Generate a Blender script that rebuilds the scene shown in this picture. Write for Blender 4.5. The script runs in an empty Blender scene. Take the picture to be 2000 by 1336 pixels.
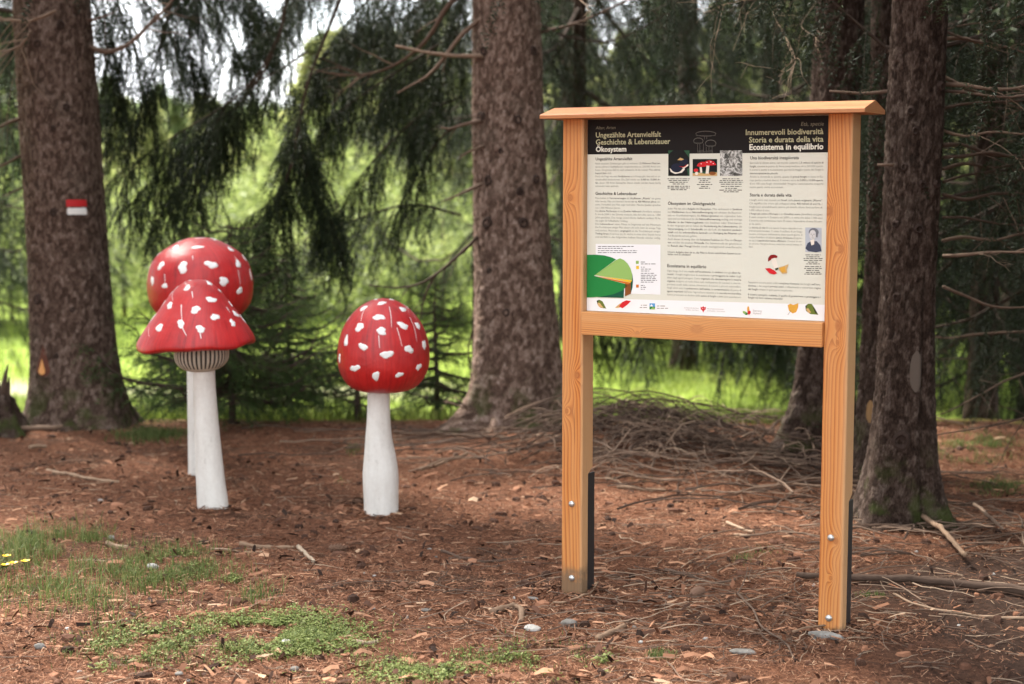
import bpy, math, random
import numpy as np
from mathutils import Vector, Matrix

R = math.radians
rng = np.random.default_rng(11)
random.seed(5)
SC = bpy.context.scene
COL = SC.collection

# ------------------------------------------------------------------ camera, world, sun, exposure
CAM_H, PITCH, LENS = 1.6, 5.952, 55.0
FPX = LENS / 36 * 2000
cd = bpy.data.cameras.new('camera')
cam = bpy.data.objects.new('camera', cd); COL.objects.link(cam)
cam.location = (0, 0, CAM_H); cam.rotation_euler = (R(90 - PITCH), 0, 0)
cd.lens = LENS; cd.sensor_width = 36; cd.clip_start = .05; cd.clip_end = 3000
cd.dof.use_dof = True; cd.dof.focus_distance = 5.75; cd.dof.aperture_fstop = 2.1
SC.camera = cam

SUN_AZ, SUN_EL = 316.0, 50.0          # compass: 0 = +Y (away from the camera), clockwise
w = bpy.data.worlds.new('World'); SC.world = w; w.use_nodes = True
nt = w.node_tree; nt.nodes.clear()
sky = nt.nodes.new('ShaderNodeTexSky'); sky.sky_type = 'NISHITA'; sky.sun_disc = False
sky.sun_elevation = R(SUN_EL); sky.sun_rotation = R(SUN_AZ); sky.air_density = 1.0; sky.dust_density = 1.5
tc = nt.nodes.new('ShaderNodeTexCoord')
nz = nt.nodes.new('ShaderNodeTexNoise'); nz.inputs['Scale'].default_value = 3.0; nz.inputs['Detail'].default_value = 6
rp = nt.nodes.new('ShaderNodeValToRGB')
rp.color_ramp.elements[0].position = .30; rp.color_ramp.elements[0].color = (.25, .25, .25, 1)
rp.color_ramp.elements[1].position = .55; rp.color_ramp.elements[1].color = (1, 1, 1, 1)
mx = nt.nodes.new('ShaderNodeMix'); mx.data_type = 'RGBA'
mx.inputs['B'].default_value = (7.6, 7.8, 8.1, 1)      # thin bright cloud
bg = nt.nodes.new('ShaderNodeBackground'); bg.inputs['Strength'].default_value = .08
ow = nt.nodes.new('ShaderNodeOutputWorld')
L = nt.links.new
L(tc.outputs['Generated'], nz.inputs['Vector']); L(nz.outputs['Fac'], rp.inputs['Fac'])
L(rp.outputs['Color'], mx.inputs['Factor']); L(sky.outputs['Color'], mx.inputs['A'])
L(mx.outputs['Result'], bg.inputs['Color']); L(bg.outputs['Background'], ow.inputs['Surface'])

sd = bpy.data.lights.new('sun', 'SUN'); sd.energy = 5.0; sd.angle = R(6); sd.color = (1, .95, .87)
sun = bpy.data.objects.new('sun', sd); COL.objects.link(sun)
az, el = R(SUN_AZ), R(SUN_EL)
sdir = Vector((math.sin(az) * math.cos(el), math.cos(az) * math.cos(el), math.sin(el)))
sun.rotation_euler = sdir.to_track_quat('Z', 'Y').to_euler()

SC.render.engine = 'CYCLES'
SC.view_settings.view_transform = 'Standard'; SC.view_settings.look = 'None'
SC.view_settings.exposure = 2.6; SC.view_settings.gamma = 1; SC.view_settings.use_curve_mapping = False
SC.cycles.use_denoising = True
SC.cycles.max_bounces = 8; SC.cycles.diffuse_bounces = 4; SC.cycles.transmission_bounces = 4
SC.cycles.sample_clamp_indirect = 6

# ------------------------------------------------------------------ measuring helpers (photo pixel -> place in the world)
CP, SP = math.cos(R(PITCH)), math.sin(R(PITCH))
def ray(px, py):
    X, Y = (px - 1000) / FPX, -(py - 668) / FPX
    return np.array([X, CP + Y * SP, -SP + Y * CP])
def at(px, py, D):
    r = ray(px, py); return r * (D / r[1]) + np.array([0, 0, CAM_H])
def ground(px, py, z=0.0):
    r = ray(px, py); return r * ((z - CAM_H) / r[2]) + np.array([0, 0, CAM_H])
def project(P):
    x, y, z = P[..., 0], P[..., 1], P[..., 2] - CAM_H
    d = y * CP - z * SP; up = y * SP + z * CP
    return np.stack([1000 + x / d * FPX, 668 - up / d * FPX], -1)

# ------------------------------------------------------------------ noise
def _h(ix, iy, s=0):
    n = (ix.astype(np.int64) * 374761393 + iy.astype(np.int64) * 668265263 + s * 2147483647 * 7) & 0xFFFFFFFF
    n = ((n ^ (n >> 13)) * 1274126177) & 0xFFFFFFFF
    n = (n ^ (n >> 16)) & 0xFFFFFFFF
    return n / 4294967295.0
def vnoise(x, y, s=0):
    x = np.asarray(x, float); y = np.asarray(y, float)
    ix, iy = np.floor(x), np.floor(y); fx, fy = x - ix, y - iy
    fx = fx * fx * (3 - 2 * fx); fy = fy * fy * (3 - 2 * fy)
    a, b, c, d = _h(ix, iy, s), _h(ix + 1, iy, s), _h(ix, iy + 1, s), _h(ix + 1, iy + 1, s)
    return (a * (1 - fx) + b * fx) * (1 - fy) + (c * (1 - fx) + d * fx) * fy
def fbm(x, y, s=0, o=3):
    t, a, k = 0, .5, 1
    for i in range(o):
        t = t + a * (vnoise(x * k, y * k, s + i) - .5); a *= .5; k *= 2.03
    return t
def sstep(a, b, x):
    t = np.clip((x - a) / (b - a), 0, 1); return t * t * (3 - 2 * t)
def gh(x, y):
    x = np.asarray(x, float); y = np.asarray(y, float)
    z = .035 * fbm(x * .9, y * .9, 3) + .032 * fbm(x * 4, y * 4, 9) * sstep(3, 4.5, y) + .022 * fbm(x * 11, y * 11, 19, 2) * sstep(3, 4.5, y) * sstep(14, 11, y)
    for cx, cy in ((-.628, 7.40), (-1.459, 7.49), (-1.675, 8.32)): z = z + .014 * np.exp(-((x - cx) ** 2 + (y - cy) ** 2) / .018)
    z = z + .05 * np.exp(-((y - 9.6) / .55) ** 2) * (x < 40)
    z = z + .13 * np.exp(-((x - .62) / .55) ** 2 - ((y - 9.0) / .45) ** 2)
    z = z + .07 * np.exp(-((x - 1.25) / .5) ** 2 - ((y - 8.3) / .5) ** 2)
    z = z - .34 * sstep(10.1, 12.2, y)
    z = z + .25 * fbm(x * .12, y * .12, 21) * sstep(13, 24, np.hypot(x, y))
    far = np.maximum(y - 75, 0)
    z = z + 17 * sstep(0, 260, far) * (1 + .5 * fbm(x * .012, y * .012, 31)) + 2 * fbm(x * .03, y * .03, 5) * sstep(60, 150, np.hypot(x, y))
    return z
def g1(x, y): return float(gh(np.array([x]), np.array([y]))[0])

# ------------------------------------------------------------------ mesh builder
class MB:
    def __init__(s): s.V = []; s.F = []; s.T = []; s.n = 0
    def add(s, v, f, mat=0, tint=.5):
        v = np.asarray(v, float).reshape(-1, 3)
        if not isinstance(f, list) or (len(f) and np.isscalar(f[0])): f = [np.asarray(f)]
        else:
            by = {}
            for q in f: by.setdefault(len(q), []).append(q)
            f = [np.array(q) for q in by.values()]
        for q in f: s.F.append((q.astype(np.int64) + s.n, mat))
        s.V.append(v); s.T.append(np.broadcast_to(np.asarray(tint, float), (len(v),)).copy()); s.n += len(v)
        return s
    def mesh(s, name, mats, smooth=False):
        me = bpy.data.meshes.new(name)
        V = np.concatenate(s.V); T = np.concatenate(s.T)
        me.vertices.add(len(V)); me.vertices.foreach_set('co', V.ravel().astype(np.float32))
        lv = np.concatenate([q.ravel() for q, _ in s.F]); tot = np.concatenate([np.full(len(q), q.shape[1]) for q, _ in s.F])
        mi = np.concatenate([np.full(len(q), m) for q, m in s.F])
        st = np.concatenate([[0], np.cumsum(tot)[:-1]])
        me.loops.add(len(lv)); me.loops.foreach_set('vertex_index', lv.astype(np.int32))
        me.polygons.add(len(tot)); me.polygons.foreach_set('loop_start', st.astype(np.int32))
        me.polygons.foreach_set('material_index', mi.astype(np.int32))
        me.polygons.foreach_set('use_smooth', np.full(len(tot), bool(smooth)))
        for m in (mats if isinstance(mats, (list, tuple)) else [mats]): me.materials.append(m)
        me.update(calc_edges=True); me.validate()
        a = me.attributes.new('tint', 'FLOAT', 'POINT'); a.data.foreach_set('value', T.astype(np.float32))
        return me
    def build(s, name, mats, parent=None, smooth=False):
        return link(name, s.mesh(name, mats, smooth), parent)
def link(name, me, parent=None):
    o = bpy.data.objects.new(name, me); COL.objects.link(o)
    if parent is not None: o.parent = parent
    return o
def tag(o, label=None, cat=None, group=None, kind=None):
    if label: o['label'] = label
    if cat: o['category'] = cat
    if group: o['group'] = group
    if kind: o['kind'] = kind
    return o
def empty(name, loc=(0, 0, 0), rz=0, **k):
    o = bpy.data.objects.new(name, None); COL.objects.link(o); o.location = loc; o.rotation_euler = (0, 0, rz)
    o.empty_display_size = .1
    return tag(o, **k)
def frames(P):
    T = np.gradient(P, axis=0); T /= np.linalg.norm(T, axis=1)[:, None] + 1e-12
    ref = np.array([0, 0, 1.]) if abs(T[:, 2]).mean() < .8 else np.array([1., 0, 0])
    A = np.cross(T, ref); A /= np.linalg.norm(A, axis=1)[:, None] + 1e-12
    return T, A, np.cross(A, T)
def tube(mb, P, r, sides=6, mat=0, tint=.5, cap=True, rough=0, seed=0):
    P = np.asarray(P, float); n = len(P); r = np.broadcast_to(np.asarray(r, float), (n,))
    T, A, B = frames(P); a = np.arange(sides) / sides * 2 * np.pi
    rr = r[:, None] * (1 + (rough * (np.random.default_rng(seed).random((n, sides)) - .5) if rough else 0))
    V = P[:, None] + rr[..., None] * (A[:, None] * np.cos(a)[None, :, None] + B[:, None] * np.sin(a)[None, :, None])
    i = np.arange(n - 1)[:, None] * sides; j = np.arange(sides)[None]; k = (j + 1) % sides
    F = np.stack([i + j, i + k, i + sides + k, i + sides + j], -1).reshape(-1, 4)
    mb.add(V.reshape(-1, 3), F, mat, tint)
    if cap:
        base = mb.n - n * sides
        for ring in (np.arange(sides)[::-1], np.arange(sides) + (n - 1) * sides):
            mb.F.append(((ring + base)[None], mat))
def box(mb, a, b, mat=0, bev=.0):
    (x0, y0, z0), (x1, y1, z1) = a, b
    if bev <= 0:
        v = [(x, y, z) for z in (z0, z1) for x, y in ((x0, y0), (x1, y0), (x1, y1), (x0, y1))]
        return mb.add(v, [[3, 2, 1, 0], [4, 5, 6, 7], [0, 1, 5, 4], [1, 2, 6, 5], [2, 3, 7, 6], [3, 0, 4, 7]], mat)
    import bmesh
    bm = bmesh.new(); bmesh.ops.create_cube(bm, size=1)
    for vv in bm.verts: vv.co = Vector(((x0 + x1) / 2 + vv.co.x * (x1 - x0), (y0 + y1) / 2 + vv.co.y * (y1 - y0), (z0 + z1) / 2 + vv.co.z * (z1 - z0)))
    bmesh.ops.bevel(bm, geom=list(bm.edges), offset=bev, segments=2, affect='EDGES', profile=.6)
    bm.verts.index_update()
    mb.add([tuple(vv.co) for vv in bm.verts], [[q.index for q in f.verts] for f in bm.faces], mat); bm.free()
    return mb
def spline(pts, n):
    P = np.asarray(pts, float); k = len(P)
    Q = np.concatenate([[2 * P[0] - P[1]], P, [2 * P[-1] - P[-2]]]); out = []
    for t in np.linspace(0, k - 1, n):
        i = min(int(t), k - 2); u = t - i; a, b, c, d = Q[i:i + 4]
        out.append(.5 * (2 * b + (c - a) * u + (2 * a - 5 * b + 4 * c - d) * u * u + (3 * b - 3 * c + d - a) * u ** 3))
    return np.array(out)

# ------------------------------------------------------------------ materials
def mat(name, col=(.5, .5, .5), rough=.8, fn=None, spec=.3):
    m = bpy.data.materials.new(name); m.use_nodes = True
    b = m.node_tree.nodes['Principled BSDF']
    b.inputs['Base Color'].default_value = (*col, 1); b.inputs['Roughness'].default_value = rough
    b.inputs['Specular IOR Level'].default_value = spec
    if fn: fn(m.node_tree, b)
    return m
def N(t, typ, **k):
    n = t.nodes.new('ShaderNode' + typ)
    for a, v in k.items():
        if a in n.inputs: 
            if hasattr(v, 'is_output'): t.links.new(v, n.inputs[a])
            else: n.inputs[a].default_value = v
        else: setattr(n, a, v)
    return n
def mth(t, op, a, b=None, c=None):
    n = t.nodes.new('ShaderNodeMath'); n.operation = op
    for i, v in enumerate((a, b, c)):
        if v is None: continue
        if hasattr(v, 'is_output'): t.links.new(v, n.inputs[i])
        else: n.inputs[i].default_value = v
    return n.outputs[0]
def ramp(t, fac, stops):
    n = t.nodes.new('ShaderNodeValToRGB'); e = n.color_ramp.elements
    while len(e) < len(stops): e.new(.5)
    for q, (p, c) in zip(e, stops): q.position = p; q.color = (*c, 1) if len(c) == 3 else c
    t.links.new(fac, n.inputs['Fac']); return n.outputs['Color']
def mixc(t, f, a, b, blend='MIX'):
    n = t.nodes.new('ShaderNodeMix'); n.data_type = 'RGBA'; n.blend_type = blend
    for i, v in (('Factor', f), ('A', a), ('B', b)):
        if hasattr(v, 'is_output'): t.links.new(v, n.inputs[i])
        else: n.inputs[i].default_value = v if i == 'Factor' else (*v, 1)
    return n.outputs['Result']
def bump(t, b, h, dist=.01, strength=1):
    n = t.nodes.new('ShaderNodeBump'); n.inputs['Distance'].default_value = dist; n.inputs['Strength'].default_value = strength
    t.links.new(h, n.inputs['Height']); t.links.new(n.outputs['Normal'], b.inputs['Normal'])
def objc(t): return t.nodes.new('ShaderNodeTexCoord').outputs['Object']
def tintn(t):
    n = t.nodes.new('ShaderNodeAttribute'); n.attribute_name = 'tint'; return n.outputs['Fac']
def mapped(t, v, scale=(1, 1, 1), loc=(0, 0, 0), rot=(0, 0, 0)):
    n = t.nodes.new('ShaderNodeMapping'); t.links.new(v, n.inputs['Vector'])
    n.inputs['Scale'].default_value = scale; n.inputs['Location'].default_value = loc; n.inputs['Rotation'].default_value = rot
    return n.outputs['Vector']
def noise(t, v, scale, detail=4, rough=.55, dist=0):
    return N(t, 'TexNoise', Vector=v, Scale=scale, Detail=detail, Roughness=rough, Distortion=dist).outputs['Fac']

def leafmat(name, stops, trans=.35, rough=.6):
    def fn(t, b):
        c = ramp(t, tintn(t), stops)
        t.links.new(c, b.inputs['Base Color'])
        tr = t.nodes.new('ShaderNodeBsdfTranslucent'); t.links.new(c, tr.inputs['Color'])
        ms = t.nodes.new('ShaderNodeMixShader'); ms.inputs['Fac'].default_value = trans
        t.links.new(b.outputs[0], ms.inputs[1]); t.links.new(tr.outputs[0], ms.inputs[2])
        t.links.new(ms.outputs[0], t.nodes['Material Output'].inputs['Surface'])
    return mat(name, rough=rough, fn=fn, spec=.2)
def tintmat(name, stops, rough=.85, bscale=0, bd=.002, extra=.0):
    def fn(t, b):
        f = tintn(t)
        if extra:
            n = noise(t, objc(t), 40, 4); f = mth(t, 'ADD', f, mth(t, 'MULTIPLY', mth(t, 'SUBTRACT', n, .5), extra))
        t.links.new(ramp(t, f, stops), b.inputs['Base Color'])
        if bscale: bump(t, b, noise(t, objc(t), bscale, 4), bd)
    return mat(name, rough=rough, fn=fn, spec=.15)

M = {}
M['spruce'] = leafmat('spruce_needles', [(0, (.008, .014, .007)), (.5, (.018, .028, .012)), (1, (.042, .058, .021))], .15)
M['young'] = leafmat('young_spruce_needles', [(0, (.022, .045, .014)), (.6, (.050, .085, .024)), (1, (.10, .15, .034))], .3)
M['larch'] = leafmat('larch_needles', [(0, (.15, .17, .06)), (.5, (.24, .26, .10)), (1, (.33, .33, .14))], .5)
M['fir'] = leafmat('fir_needles', [(0, (.06, .085, .035)), (.5, (.10, .135, .05)), (1, (.17, .19, .07))], .4)
M['broad'] = leafmat('bush_leaves', [(0, (.09, .12, .035)), (.5, (.17, .21, .065)), (1, (.28, .31, .11))], .5)
M['grass'] = leafmat('grass_blades', [(0, (.055, .085, .022)), (.5, (.11, .15, .042)), (1, (.24, .25, .10))], .4)
M['meadow'] = leafmat('meadow_grass_blades', [(0, (.12, .17, .030)), (.5, (.19, .25, .045)), (1, (.28, .31, .085))], .45)
M['clover'] = leafmat('clover_leaves', [(0, (.12, .16, .040)), (.5, (.22, .265, .075)), (1, (.34, .37, .14))], .4)
M['twigwood'] = tintmat('dead_twig_bark', [(0, (.035, .022, .016)), (.5, (.11, .072, .052)), (.8, (.22, .15, .105)), (1, (.36, .26, .18))], .85, 60, .002, .3)
M['branchwood'] = tintmat('branch_bark', [(0, (.022, .016, .012)), (.5, (.065, .045, .034)), (1, (.20, .12, .07))], .9, 60, .003, .3)
M['litter'] = tintmat('needle_litter', [(0, (.024, .013, .009)), (.25, (.11, .052, .032)), (.55, (.28, .132, .076)), (.8, (.39, .205, .12)), (1, (.50, .34, .22))], .9)
M['stickpale'] = tintmat('barkless_wood', [(0, (.16, .10, .065)), (.5, (.30, .20, .13)), (1, (.42, .33, .24))], .75, 80, .002, .35)

def f_bark(dark):
    def fn(t, b):
        o = objc(t); ti = tintn(t)
        n1 = noise(t, mapped(t, o, (1, 1, .40)), 112, 5, .72)
        n2 = noise(t, o, 3.2, 4)
        f = mth(t, 'ADD', mth(t, 'MULTIPLY', ti, .26), mth(t, 'MULTIPLY', n1, .82))
        k = dark
        c = ramp(t, f, [(.30, (.036 * k, .022 * k, .016 * k)), (.48, (.105 * k, .066 * k, .048 * k)), (.62, (.22 * k, .150 * k, .115 * k)), (.8, (.46 * k, .36 * k, .30 * k))])
        lich = ramp(t, n2, [(.55, (0, 0, 0)), (.8, (.35, .35, .35))])
        c = mixc(t, lich, c, (.17 * k, .15 * k, .115 * k))
        zz = N(t, 'SeparateXYZ', Vector=o).outputs[2]
        ms = mth(t, 'MULTIPLY', ramp(t, noise(t, o, 7, 5, .6), [(.50, (0, 0, 0)), (.62, (1, 1, 1))]), ramp(t, zz, [(.05, (.8, .8, .8)), (.42, (0, 0, 0))]))
        c = mixc(t, ms, c, (.045, .060, .014))
        t.links.new(c, b.inputs['Base Color'])
        bump(t, b, n1, .010, 1)
    return fn
M['bark'] = mat('spruce_bark', rough=.92, fn=f_bark(.62), spec=.1)
M['bark_light'] = mat('pale_spruce_bark', rough=.92, fn=f_bark(.95), spec=.1)
M['bark_dim'] = mat('shaded_spruce_bark', rough=.92, fn=f_bark(.33), spec=.1)  # weathered bark darkened further, shade of the dense stand put into the colour

def wood(name, axis, pith, knots=(), tone=1.0, dirt=None, seed=0.0, pale=None):
    """planed larch: growth rings about a pith axis outside or inside the piece, fine fibre, knots"""
    def fn(t, b):
        o = objc(t)
        sc = {'x': (.035, 1, 1), 'z': (1, 1, .035)}[axis]
        ns = noise(t, mapped(t, o, sc, (seed, seed * 2, 0)), 7, 3)
        sep = N(t, 'SeparateXYZ', Vector=o)
        x, y, z = sep.outputs
        a, c2, l = (x, y, z) if axis == 'z' else (z, y, x)
        wob = noise(t, mapped(t, o, (1, 1, .5) if axis == 'z' else (.5, 1, 1), (seed, 3, 1)), 2.2, 2)
        da = mth(t, 'SUBTRACT', a, pith[0]); db = mth(t, 'SUBTRACT', c2, pith[1])
        da = mth(t, 'ADD', da, mth(t, 'MULTIPLY', mth(t, 'SUBTRACT', wob, .5), .06))
        rad = mth(t, 'SQRT', mth(t, 'ADD', mth(t, 'MULTIPLY', da, da), mth(t, 'MULTIPLY', db, db)))
        ph = mth(t, 'ADD', rad, mth(t, 'MULTIPLY', ns, .012))
        kn = None
        for (ka, kl, kr) in knots:
            u = mth(t, 'SUBTRACT', a, ka); v = mth(t, 'MULTIPLY', mth(t, 'SUBTRACT', l, kl), .62)
            d = mth(t, 'SQRT', mth(t, 'ADD', mth(t, 'MULTIPLY', u, u), mth(t, 'MULTIPLY', v, v)))
            e = mth(t, 'POWER', 2.718, mth(t, 'MULTIPLY', mth(t, 'DIVIDE', d, -kr * 1.7), 1.0))
            ph = mth(t, 'ADD', ph, mth(t, 'MULTIPLY', e, .034))
            q = mth(t, 'SUBTRACT', 1, mth(t, 'SMOOTHSTEP' if False else 'DIVIDE', d, kr))
            q = mth(t, 'MAXIMUM', q, 0)
            kn = q if kn is None else mth(t, 'MAXIMUM', kn, q)
        ring = mth(t, 'FRACT', mth(t, 'MULTIPLY', ph, 130))
        fib = noise(t, mapped(t, o, sc, (9, 2, seed)), 420, 3, .6)
        k = tone
        c = ramp(t, ring, [(0, (.50 * k, .205 * k, .050 * k)), (.45, (.48 * k, .170 * k, .036 * k)), (.80, (.33 * k, .085 * k, .013 * k)), (.95, (.24 * k, .056 * k, .009 * k)), (1, (.48 * k, .19 * k, .048 * k))])
        big = noise(t, mapped(t, o, sc, (seed, 7, 2)), 22, 3)
        c = mixc(t, ramp(t, big, [(.35, (0, 0, 0)), (.7, (.75, .75, .75))]), c, (.50 * k, .25 * k, .095 * k))
        c = mixc(t, mth(t, 'MULTIPLY', mth(t, 'SUBTRACT', fib, .5), .9), c, (.30 * k, .13 * k, .04 * k))
        chk = ramp(t, noise(t, mapped(t, o, (1, 1, .022) if axis == 'z' else (.022, 1, 1), (4, seed, 5)), 120, 2, .5), [(.66, (0, 0, 0)), (.72, (.75, .75, .75))])
        c = mixc(t, chk, c, (.16 * k, .055 * k, .018 * k))
        if kn is not None:
            c = mixc(t, mth(t, 'MINIMUM', mth(t, 'MULTIPLY', kn, 1.6), .62), c, (.30 * k, .10 * k, .030 * k))
        if axis == 'z':
            side_light = ramp(t, mth(t, 'ADD', x, mth(t, 'MULTIPLY', mth(t, 'SUBTRACT', ns, .5), .012)), [(.074, (0, 0, 0)), (.084, (.72, .72, .72))])  # right side face paler: light on that face put into the wood colour
            c = mixc(t, side_light, c, (.50, .31, .155))
        if pale: c = mixc(t, pale[0], c, pale[1])
        if dirt:
            n = noise(t, o, 26, 5)
            f = mth(t, 'ADD', mth(t, 'DIVIDE', mth(t, 'SUBTRACT', dirt, z), .07), mth(t, 'MULTIPLY', mth(t, 'SUBTRACT', n, .5), 2.2))
            f = mth(t, 'MINIMUM', mth(t, 'MAXIMUM', f, 0), .85)
            c = mixc(t, f, c, (.155, .105, .062))
        t.links.new(c, b.inputs['Base Color'])
        bump(t, b, mth(t, 'ADD', fib, mth(t, 'MULTIPLY', ring, .35)), .0009, .7)
    return mat(name, rough=.55, fn=fn, spec=.35)

# ------------------------------------------------------------------ ground
def grid_axis(lo, hi, step, far_lo, far_hi, g=1.28):
    a = list(np.arange(lo, hi + 1e-6, step)); s = step
    x = hi
    while x < far_hi: s *= g; x += s; a.append(x)
    s = step; x = lo; pre = []
    while x > far_lo: s *= g; x -= s; pre.append(x)
    return np.array(pre[::-1] + a)
gx = grid_axis(-4.4, 4.4, .04, -700, 700); gy = grid_axis(4.0, 11.2, .04, -300, 900)
X, Y = np.meshgrid(gx, gy); Z = gh(X, Y)
nxg, nyg = len(gx), len(gy)
i = (np.arange(nyg - 1)[:, None] * nxg + np.arange(nxg - 1)[None]).ravel()
def f_ground(t, b):
    o = objc(t); sep = N(t, 'SeparateXYZ', Vector=o); x, y, z = sep.outputs
    n1 = noise(t, o, 1.7, 5); n2 = noise(t, o, 38, 6, .7); n3 = noise(t, o, 160, 4, .7)
    f = mth(t, 'ADD', mth(t, 'MULTIPLY', n2, .5), mth(t, 'MULTIPLY', n3, .5))
    c = ramp(t, f, [(.32, (.024, .013, .009)), (.46, (.115, .052, .031)), (.58, (.25, .113, .064)), (.75, (.38, .20, .12))])
    # bare dark soil on the trodden strip by the left post; the humus at right also carries painted shade
    hum_shade = mth(t, 'SUBTRACT', mth(t, 'ADD', x, mth(t, 'MULTIPLY', mth(t, 'SUBTRACT', n1, .5), 1.4)), mth(t, 'ADD', 1.15, mth(t, 'MULTIPLY', mth(t, 'MAXIMUM', mth(t, 'SUBTRACT', y, 6.3), 0), 2.5)))
    hum_shade = ramp(t, hum_shade, [(0, (0, 0, 0)), (.45, (.85, .85, .85))])
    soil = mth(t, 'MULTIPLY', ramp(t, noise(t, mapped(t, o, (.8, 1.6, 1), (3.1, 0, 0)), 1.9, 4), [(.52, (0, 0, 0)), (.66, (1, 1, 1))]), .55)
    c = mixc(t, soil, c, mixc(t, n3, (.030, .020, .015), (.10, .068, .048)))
    c = mixc(t, hum_shade, c, mixc(t, n2, (.018, .012, .010), (.085, .058, .044)))
    # meadow beyond the trees, with a worn gravel path across it
    far = mth(t, 'ADD', y, mth(t, 'MULTIPLY', mth(t, 'SUBTRACT', n1, .5), 1.6))
    fm = ramp(t, mth(t, 'DIVIDE', mth(t, 'SUBTRACT', far, 9.9), 1.0), [(0, (0, 0, 0)), (1, (1, 1, 1))])
    gr = ramp(t, mth(t, 'ADD', mth(t, 'MULTIPLY', n1, .6), mth(t, 'MULTIPLY', n2, .4)), [(.3, (.11, .16, .028)), (.55, (.17, .23, .04)), (.75, (.26, .28, .075))])
    pth = mth(t, 'ABSOLUTE', mth(t, 'SUBTRACT', mth(t, 'ADD', y, mth(t, 'MULTIPLY', mth(t, 'SUBTRACT', noise(t, o, .35, 3), .5), 3)), 14.2))
    pf = ramp(t, mth(t, 'ADD', pth, mth(t, 'MULTIPLY', n2, .5)), [(.45, (1, 1, 1)), (.9, (0, 0, 0))])
    pf = mixc(t, ramp(t, mth(t, 'DIVIDE', x, -2.0), [(.0, (0, 0, 0)), (.5, (1, 1, 1))]), (0, 0, 0), pf)
    gr = mixc(t, mixc(t, noise(t, o, .5, 2), (0, 0, 0), pf), gr, (.36, .31, .25))
    fo = ramp(t, mth(t, 'DIVIDE', mth(t, 'SUBTRACT', y, 60), 60), [(0, (0, 0, 0)), (1, (1, 1, 1))])
    gr = mixc(t, fo, gr, mixc(t, noise(t, o, .12, 6, .7), (.035, .06, .022), (.11, .14, .045)))
    c = mixc(t, fm, c, gr)
    t.links.new(c, b.inputs['Base Color'])
    bump(t, b, f, .02, 1)
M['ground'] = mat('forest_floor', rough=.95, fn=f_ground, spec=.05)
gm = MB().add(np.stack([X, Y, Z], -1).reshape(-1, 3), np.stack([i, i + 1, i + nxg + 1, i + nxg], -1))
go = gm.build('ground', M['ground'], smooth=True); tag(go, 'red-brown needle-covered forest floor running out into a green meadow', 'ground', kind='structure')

# ------------------------------------------------------------------ spruce foliage
def needles(mb, P, T, per, ln, wd, tint, g, mat=1, fwd=.75):
    """per needles round each station P with tangent T: one triangle each"""
    n = len(P)
    if n == 0: return
    P = np.repeat(P, per, 0); T = np.repeat(T, per, 0); tint = np.repeat(tint, per)
    rnd = g.normal(size=(len(P), 3)); side = rnd - (rnd * T).sum(1)[:, None] * T
    side /= np.linalg.norm(side, axis=1)[:, None] + 1e-9
    d = side + T * fwd; d /= np.linalg.norm(d, axis=1)[:, None]
    wv = np.cross(d, g.normal(size=d.shape)); wv /= np.linalg.norm(wv, axis=1)[:, None] + 1e-9
    l = ln * g.uniform(.7, 1.25, len(P)); 
    a = P + wv * wd / 2; b = P - wv * wd / 2; c = P + d * l[:, None]
    V = np.stack([a, b, c], 1).reshape(-1, 3); F = np.arange(len(V)).reshape(-1, 3)
    mb.add(V, F, mat, np.repeat(np.clip(tint + g.uniform(-.12, .12, len(P)), 0, 1), 3))
def seg_poly(p, d, l, droop, n, g):
    """a drooping twig polyline"""
    t = np.linspace(0, 1, n)[:, None]; d = d / (np.linalg.norm(d) + 1e-9)
    return p + d * l * t + np.array([0, 0, -1]) * droop * l * t ** 2 + g.normal(size=(n, 3)) * l * .018 * t
def resample(P, step):
    d = np.linalg.norm(np.diff(P, axis=0), axis=1); s = np.concatenate([[0], np.cumsum(d)])
    k = max(2, int(s[-1] / step) + 1); u = np.linspace(0, s[-1], k)
    Q = np.stack([np.interp(u, s, P[:, j]) for j in range(3)], 1); T = np.gradient(Q, axis=0)
    return Q, T / (np.linalg.norm(T, axis=1)[:, None] + 1e-9)
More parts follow.
